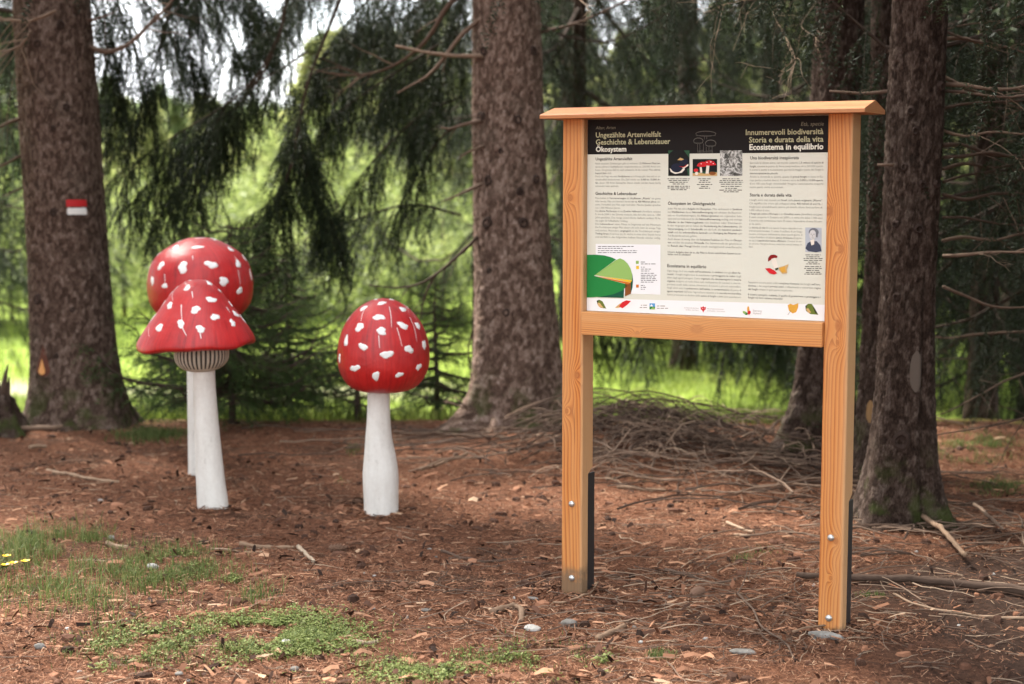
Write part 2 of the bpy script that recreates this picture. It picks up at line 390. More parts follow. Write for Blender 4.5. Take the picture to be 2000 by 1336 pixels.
def spruce_branch(mb, path, r0, seed, start=.2, gap=.065, l2=.34, hang=.8, l3=.10, nstep=.016, per=4, nl=.024, nw=.0042, bare=.0, tb=.45, r1=.0022, dens=1.0, gap3=.042):
    g = np.random.default_rng(seed)
    path = np.asarray(path, float)
    Q, T = resample(path, .07); n = len(Q)
    tube(mb, Q, np.linspace(r0, r1, n), 5, 0, .4, rough=.3, seed=seed)
    S, TT = resample(path, gap); m = len(S); SP_, ST_, SI = [], [], []
    for i in range(m):
        u = i / max(m - 1, 1)
        if u < start or g.random() < bare: continue
        env = (.35 + .65 * math.sin(math.pi * min(1, (u - start) / (1 - start) * .62 + .30)))
        for sd in (-1, 1):
            if g.random() > .93 * dens: continue
            side = np.cross(TT[i], [0, 0, 1.]); side /= np.linalg.norm(side) + 1e-9
            d = side * sd * g.uniform(.25, .9) + TT[i] * g.uniform(.15, .7) + np.array([0, 0, -1]) * g.uniform(.0, .6) * hang
            l = l2 * env * g.uniform(.5, 1.2)
            P2 = seg_poly(S[i], d, l, hang * g.uniform(.7, 1.4), 6, g)
            tube(mb, P2, np.linspace(.0026, .001, 6), 3, 0, .35, cap=False)
            tnt = np.clip(tb + g.normal() * .16, 0, 1)
            A, B = resample(P2, nstep); SP_.append(A[2:]); ST_.append(B[2:]); SI.append(np.full(max(len(A) - 2, 0), tnt))
            A3, B3 = resample(P2, gap3)
            for j in range(1, len(A3)):
                s3 = np.cross(B3[j], g.normal(size=3)); s3 /= np.linalg.norm(s3) + 1e-9
                P3 = seg_poly(A3[j], s3 * .8 + B3[j] * .9, l3 * g.uniform(.5, 1.3) * (1.15 - .7 * j / len(A3)), .5, 4, g)
                A, B = resample(P3, nstep); SP_.append(A); ST_.append(B); SI.append(np.full(len(A), np.clip(tnt + .1 + g.normal() * .08, 0, 1)))
    if SP_: needles(mb, np.concatenate(SP_), np.concatenate(ST_), per, nl, nw, np.concatenate(SI), g)
FOL = [M['branchwood'], M['spruce']]
FOLY = [M['branchwood'], M['young']]
# shared branch meshes for whole trees: growing along +X
def proto(seed, ln, sag, rise, mats=FOL, **k):
    mb = MB(); t = np.linspace(0, 1, 7)[:, None]
    path = np.array([[1, 0, 0]]) * ln * t + np.array([[0, 0, 1]]) * (-sag * ln * np.sin(t * 2.2) + rise * ln * t ** 3)
    path += np.random.default_rng(seed).normal(size=path.shape) * .02 * ln * t
    spruce_branch(mb, path, .016, seed, **k); return mb.mesh('branch', mats)
PB = [proto(100 + q, 1.9, .32, .22, nstep=.019, per=6, nl=.021, nw=.0046, gap=.11, l2=.42, hang=1.0, start=.12, l3=.11, gap3=.04) for q in range(4)]
PY = [proto(200 + q, .55, .10, .16, FOLY, gap=.045, l2=.20, hang=.25, l3=.07, start=.05, nstep=.013, per=4, nl=.017, nw=.0034, tb=.5) for q in range(3)]
def dead_branch(mb, path, r0, seed, twigs=8, tl=.25, r1=.0012, tint=.45, start=.25, mat=0, depth=1):
    g = np.random.default_rng(seed); Q, T = resample(np.asarray(path, float), .05); n = len(Q)
    tube(mb, Q, np.linspace(r0, r1, n), 5, mat, tint, rough=.35, seed=seed)
    for k in range(twigs):
        i = int(g.uniform(start, .98) * (n - 1)); d = T[i] * .9 + g.normal(size=3) * .55
        l = tl * g.uniform(.4, 1.2); P = seg_poly(Q[i], d, l, g.uniform(-.2, .7), 6, g); P += np.cumsum(g.normal(size=P.shape) * l * .03, 0) * np.linspace(0, 1, 6)[:, None]
        tube(mb, P, np.linspace(max(.0011, r0 * .35), .0007, 6), 3, mat, tint + g.uniform(-.1, .2), cap=False)
        if depth:
            for _ in range(3):
                j = g.integers(2, 6); P2 = seg_poly(P[j], d * .6 + g.normal(size=3) * .7, l * .4, .2, 4, g)
                tube(mb, P2, np.linspace(.001, .0006, 4), 3, mat, tint + g.uniform(-.1, .2), cap=False)
def add_branches(tree, base, z0, z1, count, lens, seed, protos=PB, azs=None, tilt=(-.12, .2), r=.12, scl=1.9, name='branch'):
    g = np.random.default_rng(seed)
    for k in range(count):
        u = (k + g.random()) / count; z = z0 + (z1 - z0) * u
        a = g.uniform(*azs) if azs else k * 2.39996 + g.uniform(-.4, .4)
        ln = (lens[0] * (1 - u) + lens[1] * u) * g.uniform(.8, 1.2)
        o = link(name, protos[g.integers(len(protos))], tree)
        o.location = (math.cos(a) * r * (1 - u * .7) * .7, math.sin(a) * r * (1 - u * .7) * .7, z)
        s = ln / scl; o.scale = (s, s, s * g.uniform(.9, 1.2)); o.rotation_euler = (g.uniform(-.15, .15), -g.uniform(*tilt), a)

# ------------------------------------------------------------------ trunks
def worley(u, v, nu, seed):
    iu, iv = np.floor(u), np.floor(v); best = np.full(u.shape, 9.); sec = best.copy(); cid = np.zeros(u.shape)
    for du in (-1, 0, 1):
        for dv in (-1, 0, 1):
            cu, cv = iu + du, iv + dv; wu = np.mod(cu, nu)
            px_, py_ = cu + .1 + .8 * _h(wu, cv, seed), cv + .1 + .8 * _h(wu, cv, seed + 1)
            d = np.hypot(u - px_, v - py_); nb = d < best
            sec = np.where(nb, best, np.minimum(sec, d)); cid = np.where(nb, _h(wu, cv, seed + 2), cid); best = np.where(nb, d, best)
    return best, sec, cid
class Trunk:
    """a trunk standing at a base point: surface point from angle and height"""
    def __init__(s, base, prof, lean=(0, 0), roots=(), curve=(0, 0), seed=1, bark=.008, cell=.020, groove=None):
        s.base = np.array(base); s.zs, s.rs = np.array(prof, float).T; s.lean = lean; s.roots = roots; s.seed = seed; s.bark = bark; s.cell = cell; s.groove = groove; s.curve = curve
    def rad(s, ph, z):
        r = np.interp(z, s.zs, s.rs)
        for (a, amp, wd, zh) in s.roots:
            d = np.abs((ph - a + np.pi) % (2 * np.pi) - np.pi)
            r = r + amp * np.exp(-(d / wd) ** 2) * np.exp(-np.maximum(z, -.1) / zh)
        if s.groove:
            a, amp, wd, zt = s.groove; d = np.abs((ph - a + np.pi) % (2 * np.pi) - np.pi)
            r = r - amp * np.exp(-(d / wd) ** 2) * sstep(zt, zt - .7, z)
        r = r + .010 * (np.interp(z, s.zs, s.rs) / .2) * np.sin(ph * 3 + s.seed + z * 1.3) + .006 * np.sin(ph * 5 - z * 2.1 + s.seed)
        return r
    def pt(s, ph, z, off=0.):
        ph, z = np.asarray(ph, float), np.asarray(z, float); r = s.rad(ph, z) + off
        cx = s.lean[0] * z + s.curve[0] * np.sin(z * .9); cy = s.lean[1] * z + s.curve[1] * np.sin(z * .7)
        return np.stack([cx + np.cos(ph) * r, cy + np.sin(ph) * r, z], -1)
    def axis(s, z): return np.array([s.lean[0] * z + s.curve[0] * math.sin(z * .9), s.lean[1] * z + s.curve[1] * math.sin(z * .7), z])
    def mesh(s, material, nphi=150, zfine=3.0, dz=.013, top=11., parent=None):
        z = np.concatenate([np.arange(-.25, zfine, dz), np.linspace(zfine, top, 24)]); ph = np.arange(nphi) / nphi * 2 * np.pi
        PH, ZZ = np.meshgrid(ph, z); circ = 2 * np.pi * s.rs[len(s.rs) // 2]; nu = max(6, int(circ / s.cell))
        wu = PH / (2 * np.pi) * nu; wv = ZZ / (s.cell * 1.8)
        wu = wu + .5 * fbm(wu * .6, wv * .6, s.seed + 40, 2); wv2 = wv + 1.2 * fbm(np.cos(PH) * 4 + 9, wv * .5, s.seed + 50, 2)
        b, c, cid = worley(wu, wv2, nu, s.seed)
        disp = s.bark * (np.clip((c - b) * 2.2, 0, 1) - .5) + s.bark * .8 * (cid - .5) + .5 * s.bark * fbm(wu * 3, wv * 3, s.seed + 9, 2)
        V = s.pt(PH, ZZ, disp); i = np.arange(len(z) - 1)[:, None] * nphi; j = np.arange(nphi)[None]; k = (j + 1) % nphi
        F = np.stack([i + j, i + k, i + nphi + k, i + nphi + j], -1).reshape(-1, 4)
        return MB().add(V.reshape(-1, 3), F, 0, cid.ravel()).build('trunk', material, parent, smooth=True)
    def patch(s, ph0, z0, w_, h_, pts, off, nsub=7):
        """grid patch lying on the bark: pts(u,v) -> keep; returns MB"""
        mb = MB(); u = np.linspace(-1, 1, nsub); U, Vv = np.meshgrid(u, u); r = s.rad(np.array(ph0), np.array(z0))
        U2, V2 = pts(U, Vv)
        P = s.pt(ph0 + U2 * w_ / 2 / r, z0 + V2 * h_ / 2, off); i = (np.arange(nsub - 1)[:, None] * nsub + np.arange(nsub - 1)[None]).ravel()
        return mb.add(P.reshape(-1, 3), np.stack([i, i + 1, i + nsub + 1, i + nsub], -1))
def knot(trunk, ph, z, r, parent, material, deep=True):
    mb = MB(); c = trunk.pt(ph, z, .004); n = np.array([math.cos(ph), math.sin(ph), -.15])
    a = np.array([-math.sin(ph), math.cos(ph), 0]); up = np.array([0, 0, 1.])
    rings = [(r * 1.5, -.016), (r * 1.25, .006), (r * .9, .010), (r * .55, -.004)] if deep else [(r * 1.4, -.01), (r, .02), (r * .8, .035), (r * .3, .038)]
    k = 10; an = np.arange(k) / k * 2 * np.pi; jit = 1 + .25 * (np.random.default_rng(int(z * 1000)).random(k) - .5)
    V = np.concatenate([c + n * o + (a * np.cos(an)[:, None] + up * np.sin(an)[:, None] * 1.15) * (q * jit)[:, None] for q, o in rings])
    F = [[p * k + j, p * k + (j + 1) % k, (p + 1) * k + (j + 1) % k, (p + 1) * k + j] for p in range(3) for j in range(k)] + [list(range(3 * k, 4 * k))]
    mb.add(V, F, 0, .15); return mb.build('branch_knot', material, parent, smooth=False)
M['knot'] = mat('knot_bark', (.045, .030, .024), .95, spec=.1)
M['resin'] = mat('resin_wood', (.60, .27, .07), .35, spec=.5)
M['woundedge'] = mat('torn_bark_edge', (.10, .035, .02), .8)
M['scar'] = mat('grey_bare_wood', (.105, .080, .062), .8)
M['redpaint'] = mat('trail_red_paint', (.42, .012, .014), .6)
M['whitepaint'] = mat('trail_white_paint', (.66, .64, .60), .7)

# ------------------------------------------------------------------ the big spruces in front
FR = -math.pi / 2          # trunk angle that faces the path
def big_tree(label, base, prof, seed, lean, roots, material, group='tall spruces at the edge of the path', top=11., crown=18, clen=(2.2, .8), z0=4.5, **k):
    e = empty('spruce_tree', (base[0], base[1], g1(*base)), label=label, cat='tree', group=group)
    t = Trunk((base[0], base[1], 0), prof, lean, roots, seed=seed, **k)
    t.mesh(material, parent=e, top=top)
    add_branches(e, base, z0, top - .2, crown, clen, seed + 5, r=.2, tilt=(-.05, .25))
    return e, t
def loc(e, P): return np.asarray(P, float) - np.array(e.location)

lt, LT = big_tree('thick leaning spruce trunk with a red and white painted trail mark', (-2.77, 9.95),
    [(-.3, .38), (0, .33), (.12, .295), (.25, .277), (.5, .26), (.9, .252), (1.5, .243), (2.7, .232), (6, .17), (11, .03)], 3, (-.043, 0),
    [(FR - .9, .09, .35, .16), (FR + .75, .10, .33, .20), (FR + 2.0, .09, .4, .2), (FR - 2.2, .12, .35, .2), (FR - .1, .05, .3, .12)], M['bark'], crown=50, z0=3.7, clen=(2.6, .8))
mt_, MT = big_tree('broad straight spruce trunk with dark branch knots beside the information board', (.03, 9.85),
    [(-.3, .42), (0, .345), (.12, .315), (.25, .295), (.5, .272), (.8, .252), (1.5, .225), (2.7, .205), (6, .15), (11, .03)], 8, (-.022, 0),
    [(FR - 1.0, .30, .24, .12), (FR - .35, .10, .16, .10), (FR + .3, .13, .2, .13), (FR + 1.2, .20, .24, .14), (FR + 2.6, .1, .4, .2), (FR - 2.3, .1, .4, .2)], M['bark_light'], crown=30, z0=4.2, clen=(2.4, .8))
rt, RT = big_tree('grey-brown spruce trunk with a bare scar and moss beside the right post', (1.815, 7.22),
    [(-.3, .27), (0, .205), (.12, .175), (.3, .152), (.6, .134), (1.1, .121), (1.7, .122), (2.6, .120), (6, .09), (10, .03)], 15, (.017, 0),
    [(FR - .8, .05, .3, .2), (FR + .85, .10, .3, .24), (FR + 1.9, .09, .35, .2), (FR - 2.1, .08, .4, .2)], M['bark_dim'], top=10., bark=.006, cell=.018,
    groove=(FR + .42, .022, .10, 1.5), crown=34, z0=3.1)
ba, BA = big_tree('dark spruce trunk standing behind the right post of the board', (1.755, 8.75),
    [(-.3, .30), (0, .24), (.15, .20), (.4, .16), (.8, .142), (1.6, .136), (2.7, .128), (6, .09), (11, .03)], 23, (.02, 0),
    [(FR - 1.2, .16, .35, .2), (FR + .4, .08, .3, .2), (FR + 2., .1, .4, .2)], M['bark_dim'])
bb, BB = big_tree('slim dark spruce trunk with an orange wound between two thicker trunks', (1.925, 8.2),
    [(-.3, .16), (0, .125), (.15, .10), (.5, .086), (1.2, .08), (2.7, .074), (6, .05), (9, .02)], 31, (.004, 0),
    [(FR - .8, .05, .4, .2), (FR + 1., .05, .4, .2)], M['bark_dim'], top=9., crown=10, clen=(1.6, .7))

# trail mark: two painted bars on the bark
def on_trunk(T_, e, px, py, off=.008):
    """angle and height on a trunk for a point seen in the photograph"""
    ph = np.linspace(FR - 1.4, FR + 1.4, 141); z = np.linspace(0, 3, 301); PH, ZZ = np.meshgrid(ph, z)
    q = project(T_.pt(PH, ZZ, off) + np.array(e.location)); d = ((q - np.array([px, py])) ** 2).sum(-1); k = np.unravel_index(d.argmin(), d.shape)
    return PH[k], ZZ[k]
def ragged(seed, amt):
    g = np.random.default_rng(seed)
    def f(U, V):
        n = len(U); return U * (1 + amt * (g.random((n, 1)) - .5)), V * (1 + amt * (g.random((1, n)) - .5))
    return f
p_, z_ = on_trunk(LT, lt, 150, 396); o = LT.patch(p_, z_, .125, .043, ragged(1, .12), .0085, 9).build('red_mark', M['redpaint'], lt, True); o['label'] = 'red bar of the painted trail mark'
p_, z_ = on_trunk(LT, lt, 151, 412); o = LT.patch(p_, z_, .122, .042, ragged(2, .16), .0085, 9).build('white_mark', M['whitepaint'], lt, True); o['label'] = 'white bar of the painted trail mark'
drop = lambda U, V: (U * np.clip(1 - V, .06, 1.6) * .6 * np.clip(1.25 - np.abs(V) ** 4, .3, 1), V)
oval = lambda U, V: (U * np.sqrt(np.clip(1.02 - V * V, .02, 1)), V)
p_, z_ = on_trunk(LT, lt, 84, 705); LT.patch(p_, z_, .10, .20, drop, .006, 11).build('bark_wound', M['woundedge'], lt, True)
p_, z_ = on_trunk(LT, lt, 83, 716); LT.patch(p_, z_, .048, .10, drop, .011, 9).build('bare_wood', M['resin'], lt, True)
p_, z_ = on_trunk(RT, rt, 1790, 725); RT.patch(p_, z_, .055, .19, oval, .006, 9).build('bark_scar', M['scar'], rt, True)
p_, z_ = on_trunk(BB, bb, 1699, 805); BB.patch(p_, z_, .045, .12, oval, .006, 7).build('bark_wound', mat('old_resin_wood', (.24, .135, .055), .7), bb, True)
for (px, py, r) in [(943, 100, .020), (1043, 98, .020), (1012, 232, .018), (938, 228, .022), (952, 352, .022), (1016, 375, .018), (1048, 350, .018), (950, 435, .026), (1024, 436, .022), (978, 295, .012), (954, 527, .012), (1066, 300, .02), (988, 610, .016)]:
    knot(MT, *on_trunk(MT, mt_, px, py), r, mt_, M['knot'])
for (px, py, r) in [(120, 48, .02), (72, 85, .016), (130, 210, .016), (104, 250, .012), (71, 585, .022), (140, 605, .012), (110, 695, .012), (104, 415, .018)]:
    knot(LT, *on_trunk(LT, lt, px, py), r, lt, M['knot'])
for (px, py, r) in [(1779, 218, .014), (1788, 255, .013), (1840, 170, .014), (1803, 360, .012), (1831, 360, .012), (1795, 445, .016), (1748, 440, .012), (1766, 325, .012), (1750, 580, .013), (1760, 860, .03)]:
    knot(RT, *on_trunk(RT, rt, px, py), r, rt, M['knot'])

# bare broken branches on those trunks (photo outline at the trunk's own distance)
def bare(tree, pts, D, r0, seed, twigs=0, tl=.2, tint=.5, r1=.003, dy=0., name='dead_branch', start=.25):
    Ds = np.linspace(D, D + dy, len(pts)); P = np.array([at(px, py, d) for (px, py), d in zip(pts, Ds)])
    mb = MB(); dead_branch(mb, loc(tree, spline(P, 4 * len(P))), r0, seed, twigs, tl, r1, tint, start)
    return mb.build(name, M['twigwood'], tree, True)
bare(mt_, [(945, 110), (880, 108), (820, 100), (790, 93), (772, 90)], 9.72, .016, 1, 2, .06, .75, .008)
bare(mt_, [(945, 30), (900, 70), (868, 112), (835, 148), (800, 168), (776, 182)], 9.75, .017, 2, 3, .12, .6, .006)
bare(mt_, [(950, -50), (880, 5), (835, 75), (790, 115), (745, 138), (690, 147), (640, 143)], 9.8, .02, 3, 9, .35, .45, .004, .5)
bare(mt_, [(945, 235), (905, 243), (880, 252), (860, 248)], 9.72, .014, 4, 3, .12, .55, .005)
bare(mt_, [(945, 285), (915, 296), (895, 312)], 9.7, .011, 5, 1, .1, .6, .004)
bare(mt_, [(945, 358), (900, 378), (862, 394)], 9.72, .013, 6, 2, .15, .55, .004)
bare(mt_, [(940, 455), (900, 495), (850, 537), (815, 556), (775, 562), (720, 557)], 9.75, .013, 7, 4, .2, .15, .004)
bare(mt_, [(852, 534), (835, 565), (825, 600), (818, 640)], 9.75, .008, 8, 2, .12, .15, .003)
bare(mt_, [(925, 490), (938, 550), (930, 620), (915, 680), (920, 740)], 10.1, .010, 9, 2, .2, .12, .004)
bare(mt_, [(1055, 63), (1080, 57), (1105, 51), (1140, 40), (1200, 12), (1260, -15)], 9.9, .012, 10, 5, .25, .45, .004)
bare(mt_, [(915, 800), (890, 790), (866, 784)], 9.5, .008, 11, 0, .1, .6, .004)
bare(mt_, [(912, 797), (900, 786), (888, 776)], 9.5, .007, 12, 0, .1, .5, .004)
bare(lt, [(175, 92), (205, 101), (235, 95), (262, 78), (292, 48), (320, 20), (350, -15)], 9.9, .017, 13, 5, .3, .55, .007)
bare(lt, [(170, 40), (190, 36), (220, 24)], 9.8, .010, 14, 2, .2, .4, .004)
bare(lt, [(50, 228), (25, 236), (0, 247), (-40, 262)], 9.9, .012, 15, 1, .2, .45, .006)
bare(lt, [(48, 300), (25, 312), (0, 326), (-30, 336)], 9.9, .010, 16, 2, .2, .4, .005)
bare(lt, [(48, 365), (25, 375), (5, 383)], 9.9, .008, 17, 1, .2, .3, .004)
bare(lt, [(60, 60), (40, 90), (0, 100), (-50, 95)], 9.6, .010, 18, 14, .6, .65, .003)
bare(lt, [(110, 20), (60, 40), (0, 36), (-60, 20)], 9.5, .010, 19, 14, .6, .7, .003)
bare(rt, [(1750, 176), (1690, 183), (1650, 180), (1620, 178)], 7.3, .010, 20, 1, .1, .6, .005)
bare(rt, [(1745, 322), (1730, 320), (1714, 322)], 7.1, .008, 21, 0, .1, .6, .006)
g = np.random.default_rng(77)
for k, (y0, y1) in enumerate([(60, 105), (75, 85), (165, 168), (178, 185), (212, 195), (255, 262), (283, 305), (308, 312), (330, 318), (380, 378), (425, 440), (470, 455), (500, 492), (560, 600), (150, 215), (355, 330)]):
    e_ = [(1842, y0), (1885, y0 + (y1 - y0) * .3 + g.normal() * 6), (1940, y0 + (y1 - y0) * .7 + g.normal() * 8), (2005, y1), (2080, y1 + g.normal() * 20)]
    bare(rt, e_, 7.25, g.uniform(.006, .011), 300 + k, 4, .3, g.uniform(.3, .75), .003, g.uniform(-.3, .8))
# fine dead twig hanging in front of the dark trees above the board roof
bare(ba, [(1645, -40), (1560, -12), (1510, 22), (1528, 60), (1552, 110), (1548, 130), (1520, 150)], 8.6, .006, 40, 12, .22, .85, .0016, -1.2, start=.1)
bare(ba, [(1640, -60), (1540, -15), (1450, 2), (1400, 12), (1360, 18)], 8.6, .005, 41, 12, .22, .8, .0014, -1.1, start=.15)
bare(ba, [(1640, -60), (1590, 10), (1565, 50), (1590, 70), (1600, 82)], 8.6, .004, 42, 7, .12, .85, .0012, -1.0, start=.1)
bare(mt_, [(1030, -130), (1110, -30), (1140, 6), (1165, 12)], 9.7, .004, 43, 5, .15, .85, .0012, -1.3)
# drooping live branches of those trees, needles hanging in curtains
def live(tree, pts, D, seed, r0=.014, dy=0., **k):
    Ds = np.linspace(D, D + dy, len(pts)); P = np.array([at(px, py, d) for (px, py), d in zip(pts, Ds)])
    mb = MB(); spruce_branch(mb, loc(tree, spline(P, 5 * len(P))), r0, seed, **k); return mb.build('branch', FOL, tree)
H = dict(l2=.30, hang=.95, gap=.062, l3=.125, nl=.018, nw=.0066, nstep=.014, per=5, gap3=.034)
live(mt_, [(930, -330), (760, -120), (680, -30), (640, 60), (602, 160), (582, 250), (565, 340), (520, 400), (455, 440)], 10.1, 50, .020, .5, start=.66, **H)
live(mt_, [(930, -420), (720, -170), (575, -30), (548, 60), (500, 150), (440, 205), (345, 262), (270, 312), (215, 352)], 10.3, 51, .020, .6, start=.66, **H)
live(mt_, [(548, 60), (520, 130), (470, 200), (410, 250), (350, 300), (290, 360), (240, 400)], 10.7, 52, .012, .3, start=.25, **{**H, 'l2': .32})
live(mt_, [(600, 100), (540, 140), (470, 170), (400, 190)], 10.8, 53, .009, .3, start=.1, **{**H, 'l2': .3})
live(lt, [(160, -200), (240, -120), (330, -30), (322, 60), (300, 140), (280, 200), (255, 260)], 10.3, 54, .012, .3, start=.5, **{**H, 'l2': .22})
live(lt, [(160, -150), (300, -60), (400, 0), (440, 60), (470, 120)], 10.9, 55, .012, .4, start=.35, **{**H, 'l2': .25})
live(mt_, [(930, -250), (800, -80), (700, 20), (640, 100), (600, 200), (560, 300)], 11.3, 56, .016, .4, start=.4, **{**H, 'l2': .32})
live(lt, [(140, -60), (190, 20), (215, 110), (225, 200), (228, 300)], 11.0, 57, .010, .3, start=.2, **{**H, 'l2': .22})
live(lt, [(120, -200), (250, -90), (380, -40), (480, -10), (540, 40)], 11.6, 58, .012, .4, start=.25, **{**H, 'l2': .25})

live(lt, [(170, -120), (230, -40), (300, 20), (360, 90), (400, 150), (415, 210)], 11.4, 59, .011, .3, start=.3, **{**H, 'l2': .28, 'gap': .06})
live(lt, [(170, -160), (300, -110), (430, -40), (500, 30), (520, 110)], 12.0, 66, .011, .3, start=.3, **{**H, 'l2': .24, 'gap': .06})
live(mt_, [(930, -380), (740, -160), (620, -60), (560, 20), (500, 80), (430, 120), (360, 150)], 11.2, 67, .014, .4, start=.45, **{**H, 'l2': .24, 'gap': .06})
live(mt_, [(580, 250), (620, 330), (640, 400), (650, 450)], 10.6, 69, .008, .2, start=.1, **H)
for k, (tr, pts, D, st) in enumerate([(mt_, [(930, -300), (820, -100), (760, 0), (700, 70), (640, 130), (580, 170)], 11.6, .4), (mt_, [(930, -260), (860, -60), (800, 40), (730, 110), (670, 190), (630, 250)], 11.9, .35),
        (mt_, [(935, -200), (890, -20), (840, 80), (780, 150), (720, 230)], 12.1, .3), (mt_, [(600, 160), (585, 250), (600, 340), (640, 420), (660, 500)], 10.5, .2),         (mt_, [(570, 320), (540, 400), (520, 470), (515, 530)], 10.4, .1), (mt_, [(440, 205), (400, 300), (380, 390), (372, 470)], 10.7, .1), (mt_, [(500, 150), (430, 260), (350, 360), (300, 440)], 10.9, .15),
        (lt, [(165, -140), (215, -40), (240, 40), (250, 120), (240, 200)], 10.6, .25), (lt, [(165, -180), (280, -120), (350, -40), (380, 40), (370, 120)], 11.3, .3), (lt, [(165, -220), (330, -150), (450, -70), (500, 0), (505, 80)], 11.8, .35),
        (mt_, [(930, -350), (760, -180), (640, -90), (570, -20), (520, 60), (470, 120)], 11.8, .5), (mt_, [(930, -230), (900, 20), (880, 120), (850, 200), (800, 260)], 11.0, .35)]):
    live(tr, pts, D, 620 + k, .010, .25, start=st, **{**H, 'l2': .30, 'nstep': .017, 'per': 4, 'nw': .0085})
# ------------------------------------------------------------------ spruces behind
def back_tree(label, px, D, r, top, z0, n, lens, seed, azs=None, group='spruces growing behind the clearing edge', dead=0, protos=PB):
    x = (px - 1000) / FPX * D; e = empty('spruce_tree', (x, D, g1(x, D)), label=label, cat='tree', group=group)
    T_ = Trunk((x, D, 0), [(-.3, r * 1.6), (0, r * 1.35), (.3, r * 1.1), (1, r), (3, r * .9), (top, .02)], (0, 0), [(FR + .6, r * .4, .4, .2), (FR - 1.2, r * .4, .4, .2)], seed=seed)
    T_.mesh(M['bark_dim'], nphi=48, zfine=3.2, dz=.05, top=top, parent=e)
    add_branches(e, None, z0, top - .1, n, lens, seed, protos, azs, r=r)
    gg = np.random.default_rng(seed + 1)
    for k in range(dead):
        a = gg.uniform(0, 6.28) if azs is None else gg.uniform(*azs); z = gg.uniform(.4, 3.2); l = gg.uniform(.6, 1.5); mb = MB()
        d = np.array([math.cos(a), math.sin(a), gg.uniform(-.15, .2)]); dead_branch(mb, seg_poly(np.array([0, 0, z]), d, l, .12, 8, gg), .009, seed * 50 + k, 5, .35, .002, gg.uniform(.3, .65))
        mb.build('dead_branch', M['twigwood'], e, True)
    return e
s1 = back_tree('slim spruce half hidden behind the broad knotted trunk, curtains of needles on its left', 938, 11.6, .055, 9, 3.0, 18, (1.9, .7), 401)
for k, (pts, D) in enumerate([([(900, 60), (820, 110), (730, 170), (650, 230), (600, 300)], 11.5), ([(900, 190), (830, 220), (760, 280), (700, 350), (660, 420)], 11.4),
        ([(890, 90), (840, 150), (790, 180), (740, 200)], 11.9), ([(900, 240), (860, 270), (820, 330), (790, 390)], 11.2),
        ([(900, -40), (800, 10), (700, 60), (620, 110)], 12.2), ([(900, 420), (800, 400), (690, 430), (610, 460), (560, 490)], 11.9)]):
    live(s1, pts, D, 60 + k, .012, .2, start=.1, **{**H, 'l2': .32, 'nstep': .017})
s2 = back_tree('spruce behind the board whose low branches hang over the bright grass', 1130, 12.3, .05, 9, 2.6, 26, (2.1, .8), 411)
for k, (pts, D) in enumerate([([(1135, 380), (1290, 450), (1370, 540), (1400, 610), (1415, 680)], 12.2), ([(1135, 430), (1230, 510), (1240, 600), (1215, 660)], 12.1), ([(1135, 340), (1320, 420), (1420, 520), (1500, 600), (1545, 660)], 12.2),
        ([(1135, 420), (1178, 520), (1165, 620), (1160, 700)], 12.0), ([(1135, 460), (1330, 520), (1440, 580), (1500, 640), (1530, 690)], 12.3), ([(1135, 440), (1270, 560), (1262, 640), (1250, 700)], 12.3), ([(1135, 470), (1170, 600), (1140, 650), (1110, 690)], 12.1)]):
    live(s2, pts, D, 80 + k, .012, .2, start=.3, **{**H, 'l2': .32, 'nstep': .018})
back_tree('leafy spruce filling the gap above the board between the two nearest trunks', 1000, 14.2, .11, 10, 1.5, 36, (2.1, .8), 421)
back_tree('spruce with sloping boughs behind the slim trunk and the right post', 1610, 13.2, .10, 10, 1.7, 34, (2.0, .8), 431)
back_tree('dense spruce in the second row behind the roof of the board', 1340, 16.0, .11, 11, 1.1, 46, (2.3, .8), 433)
back_tree('dense spruce in the last row behind the broad knotted trunk', 1110, 18.5, .11, 12, 1.2, 46, (2.4, .8), 435)
back_tree('dense spruce in the second row left of the dark trunk behind the post', 1500, 17.5, .11, 12, 1.0, 46, (2.4, .8), 437)
DK = dict(group='dark spruces in the dense stand to the right')
back_tree('dark spruce with dead lower twigs directly behind the scarred trunk', 1925, 10.8, .09, 10, .45, 48, (1.9, .8), 441, dead=16, **DK)
back_tree('dark spruce with many bare twigs just right of the scarred trunk', 2090, 9.0, .11, 10, .7, 44, (2.0, .8), 443, dead=14, **DK)
back_tree('dark spruce deep in the stand behind the slim wounded trunk', 1770, 12.2, .09, 10, 1.0, 40, (2.0, .8), 445, dead=8, **DK)
back_tree('low-branched dark spruce behind the twiggy one right of the scarred trunk', 2035, 12.4, .12, 11, .25, 46, (2.1, .8), 447, dead=6, **DK)
back_tree('spruce of the dense dark stand with dead lower twigs', 2300, 7.6, .12, 11, 1.6, 34, (2.1, .8), 449, dead=8, **DK)
back_tree('spruce of the dense dark stand with dead lower twigs', 2420, 11.5, .12, 11, .6, 40, (2.1, .8), 451, **DK)
back_tree('spruce of the dense dark stand with dead lower twigs', 1650, 15.0, .12, 11, 1.0, 38, (2.1, .8), 453, **DK)
back_tree('spruce of the dense dark stand with dead lower twigs', 2800, 6.2, .13, 11, 1.9, 34, (2.2, .8), 455, **DK)
back_tree('spruce of the dense dark stand with dead lower twigs', 2110, 15.0, .12, 12, .2, 46, (2.2, .8), 457, **DK)
back_tree('spruce of the dense dark stand with dead lower twigs', 1985, 17.0, .12, 12, .25, 46, (2.2, .8), 459, **DK)
back_tree('dark green spruce growing beyond the leaning trunk with the trail mark', -120, 13.5, .10, 9, .9, 34, (1.9, .7), 461)
back_tree('low spruce beside the meadow past the leaning trunk', 70, 20.0, .08, 4.6, .8, 30, (1.3, .4), 463)

